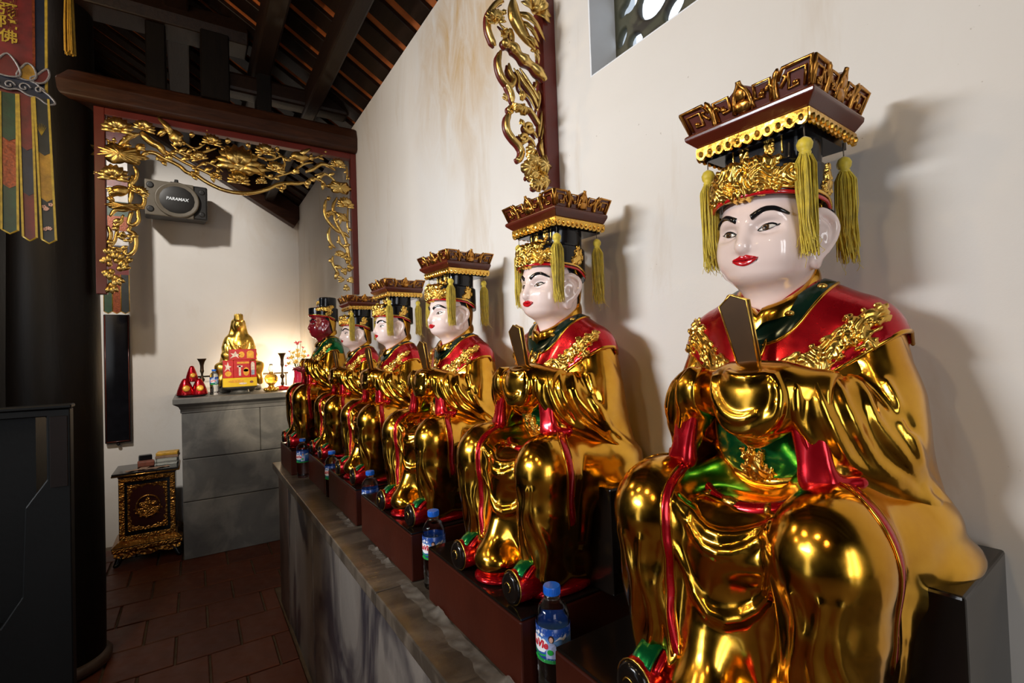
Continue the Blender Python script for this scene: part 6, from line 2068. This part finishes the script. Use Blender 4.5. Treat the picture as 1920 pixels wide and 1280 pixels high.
# red satin parcels with gold coins on a dark tray
rp = thing('red_parcels', 'three red satin parcels with gold discs heaped on a dark plate at the altar corner', 'parcels', (-.012, 4.80, AZ))
m_ = MB(); m_.lathe([(.075, 0), (.095, .003), (.110, .012), (.100, .014)], 32); obj('plate', m_.mesh('plate', True), M['black'], rp)
for (x, y, z, r, h) in ((-.045, 0, .013, .062, .135), (.048, .0, .013, .060, .130), (.0, .01, .118, .046, .130)):
    m_ = MB(); m_.lathe([(r, 0), (r * 1.02, h * .06), (r * .90, h * .30), (r * .66, h * .62), (r * .42, h * .86), (r * .28, h * .97), (r * .10, h)], 20, (x, y, z)); pc = obj('parcel', m_.mesh('parcel', True), M['red'], rp)
    m_ = MB(); rr = r * .42
    m_.lathe([(rr, 0), (rr * 1.02, .004), (rr * .8, .008), (rr * .3, .009)], 18, m=Matrix.Translation((x + .006, y - r * .80, z + h * .40)) @ Matrix.Rotation(PI / 2 - .35, 4, 'X')); obj('gold_disc', m_.mesh('gold_disc', True), M['print_gold'], pc)
# candlesticks with the brass rod between them
def candlestick(label, x, y, top, mat, base_mat=None):
    r = thing('candlestick', label, 'candlestick', (x, y, AZ))
    m_ = MB(); m_.lathe([(.036, 0), (.040, .004), (.036, .012), (.014, .022), (.009, .040), (.016, .060), (.009, .074), (.008, .10), (.018, .118), (.020, .132), (.009, .146), (.008, top - .13), (.016, top - .105), (.014, top - .10), (.013, top - .06), (.020, top - .03), (.034, top - .004), (.036, top), (.020, top - .004)], 24)
    obj('stem', m_.mesh('stem', True), mat, r)
    if base_mat is not None:
        m_ = MB(); m_.lathe([(.050, 0), (.062, .006), (.064, .022), (.048, .034), (.020, .040)], 24); obj('red_foot', m_.mesh('red_foot', True), base_mat, r)
    return r
M['bronze'] = simple('dark_bronze', (0.045, 0.026, 0.012), 0.38, 0.7, 0.3, 30)
candlestick('dark bronze trumpet-topped candlestick behind the red parcels', .060, 4.965, .305, M['bronze'])
candlestick('dark bronze candlestick with a red foot left of the flower vase', .680, 4.93, .335, M['bronze'], M['paper_red'])
rd = thing('brass_rod', 'thin brass rail on two posts passing behind the golden figure', 'rail', (.38, 5.28, AZ))
m_ = MB(); m_.tube([(-.35, 0, .145), (.40, 0, .145)], .007, 8); m_.tube([(-.33, 0, 0), (-.33, 0, .145)], .005, 8); m_.tube([(.38, 0, 0), (.38, 0, .145)], .005, 8)
obj('rod', m_.mesh('rod', True), M['bronze'], rd)
# glass and gold oil lamp
ol = thing('oil_lamp', 'gold-footed glass oil lamp to the right of the golden figure', 'lamp', (.572, 4.80, AZ))
m_ = MB(); m_.lathe([(.044, 0), (.050, .006), (.046, .022), (.030, .036), (.020, .052), (.030, .066), (.042, .074)], 24); 
for k in range(8): a = k * PI / 4; m_.ball((.046 * math.cos(a), .046 * math.sin(a), .018), .017, 8, 6)
obj('gold_foot', m_.mesh('gold_foot', True), M['figure_gold'], ol)
M['amber'] = glassy('amber_oil', (0.95, 0.58, 0.08), .03, 1.4)
M['glass'] = glassy('clear_glass', (0.96, 0.96, 0.94), .0, 1.45)
m_ = MB(); m_.lathe([(.040, .076), (.050, .090), (.054, .118), (.044, .142), (.024, .152), (.0, .153)], 24); obj('oil_bowl', m_.mesh('oil_bowl', True), M['amber'], ol)
m_ = MB(); m_.lathe([(.016, .153), (.019, .158), (.016, .168), (.010, .172)], 20); obj('burner', m_.mesh('burner', True), M['figure_gold'], ol)
m_ = MB(); m_.lathe([(.012, .172), (.021, .186), (.022, .200), (.014, .222), (.012, .240), (.0105, .240), (.0125, .222), (.0205, .200), (.0195, .187), (.0105, .172)], 24); obj('chimney', m_.mesh('chimney', True), M['glass'], ol)
# vase of artificial flowers
vs = thing('flower_vase', 'magenta vase of yellow and pink artificial flowers beside the red-faced statue', 'vase', (.800, 4.86, AZ))
M['magenta'] = simple('magenta_glaze', (0.52, 0.010, 0.075), 0.18, 0, 0.1, 10, Coat_Weight=.5)
m_ = MB(); m_.lathe([(.046, 0), (.050, .005), (.048, .03), (.036, .10), (.032, .14), (.038, .185), (.046, .20), (.040, .198)], 28); obj('vase_body', m_.mesh('vase_body', True), M['magenta'], vs)
M['petal_yellow'] = simple('yellow_petals', (0.85, 0.58, 0.14), 0.5, 0, 0.2, 60)
M['petal_pink'] = simple('pink_petals', (0.75, 0.10, 0.14), 0.5, 0, 0.3, 60)
M['leaf_green'] = simple('dull_green_leaves', (0.10, 0.14, 0.03), 0.5, 0, 0.3, 60)
rn = random.Random(12)
def flower(c, r, mat, name, n=14):
    mb = MB(); c = Vector(c)
    for k in range(n):
        th = rn.uniform(0, 2 * PI); ph = rn.uniform(-.3, 1.3)
        d = Vector((math.cos(th) * math.cos(ph), math.sin(th) * math.cos(ph), math.sin(ph)))
        mb.tube([c, c + d * r * .55, c + d * r], [r * .10, r * .26, r * .05], 6, True, .4)
    mb.ball(c, r * .35, 8, 5)
    return obj(name, mb.mesh(name, True), mat, vs)
mb = MB()
for k, (x, y, z, r) in enumerate(((0, -.02, .30, .040), (-.055, -.02, .285, .034), (.05, -.02, .29, .034), (-.02, -.04, .245, .034), (.035, -.04, .240, .030), (-.075, -.01, .235, .028), (.075, -.01, .245, .028), (0, 0, .345, .032), (-.04, -.01, .33, .026), (.06, 0, .335, .024))):
    flower((x, y, z), r, M['petal_yellow'], 'yellow_flower'); mb.tube(catmull([(0, 0, .17), (x * .4, y * .5, .22), (x, y, z)], 4), .0025, 5)
for k, (x, y, z, r) in enumerate(((.0, 0, .415, .034), (-.085, 0, .285, .020), (.09, 0, .30, .020), (-.065, 0, .345, .016), (.05, 0, .38, .018), (-.10, -.01, .215, .018), (.03, 0, .43, .014))):
    flower((x, y, z), r, M['petal_pink'], 'pink_flower', 11); mb.tube(catmull([(0, 0, .17), (x * .4, y * .5, .24), (x, y, z)], 4), .0022, 5)
obj('flower_stems', mb.mesh('flower_stems', True), M['leaf_green'], vs)
# red dish held by the far statue's neighbour stands on the altar's right end
# ------------------------------------------------------------------ podiums and statues
PY = [(.165, .695), (.80, 1.245), (1.365, 1.868), (1.942, 2.395), (2.475, 2.862), (3.01, 3.40)]
PN = ['nearest', 'second', 'third', 'fourth', 'fifth', 'sixth']
pods = ['red-brown wooden podium under the nearest statue, largest in view', 'red-brown wooden podium under the second statue, its front corner behind the second bottle',
        'red-brown wooden podium under the third statue, between the second and third bottles', 'red-brown wooden podium under the fourth statue, between the third and fourth bottles',
        'red-brown wooden podium under the fifth statue, beside the farthest bottle', 'red-brown wooden podium under the red-faced statue at the far end']
for i, (y0, y1) in enumerate(PY):
    xf = .515 if i < 5 else .450
    p = thing('wooden_podium', pods[i], 'podium', (WX, (y0 + y1) / 2, .871), 0, 'podiums under the statues')
    h = (y1 - y0) / 2
    m_ = MB(); m_.box((xf - WX, -h, 0), (-.004, h, .134)); obj('body', m_.mesh('body', False, .004, 2), M['podium'], p)
    m_ = MB(); m_.box((xf - WX + .0015, -h + .0015, .1335), (-.004, h - .0015, .1395)); obj('top_board', m_.mesh('top_board', False, .002, 2), M['podium_top'], p)

ZP = .871 + .1398
S0 = build_statue('noble')
labs = ['nearest gilded statue with white face and mortarboard crown, largest in the row', 'second gilded statue from the front, white face, in front of the near carved hanging',
        'third gilded statue from the front, white face and tasselled board crown', 'fourth gilded statue from the front, white face and tasselled board crown',
        'fifth gilded statue, smallest white face, sitting next to the red-faced one']
S0['label'] = labs[0]; S0['group'] = 'white-faced statues in the row'
POSE = [(.92, .418, .06, 1.0), (.925, .975, .06, .99), (.930, 1.545, .09, .96), (.92, 2.14, .03, .95), (.92, 2.755, .0, .95)]
ST = [S0] + [copy_tree(S0) for _ in range(4)]
for o, (x, y, a, zs_), l in zip(ST, POSE, labs):
    # turn about a point inside the seat so that the back stays at the wall
    o.location = (x - .14 * (1 - math.cos(a)), y, ZP); o.rotation_euler = (0, 0, a)
    o.location = Vector((x, y, ZP)) + (Matrix.Rotation(0, 3, 'Z') @ Vector((-.14, 0, 0))) - (Matrix.Rotation(a, 3, 'Z') @ Vector((-.14, 0, 0))) - Vector((.004 + .2 * abs(math.sin(a)), 0, 0))
    o.scale = (1, 1, zs_)
    o['label'] = l
R0 = build_statue('red')
R0['label'] = 'red-faced statue in a low black cap at the far end of the row'
R0.name = 'red_faced_statue'
R0.location = (WX - .080, 3.215, ZP); R0.scale = (1, 1, 1.07)
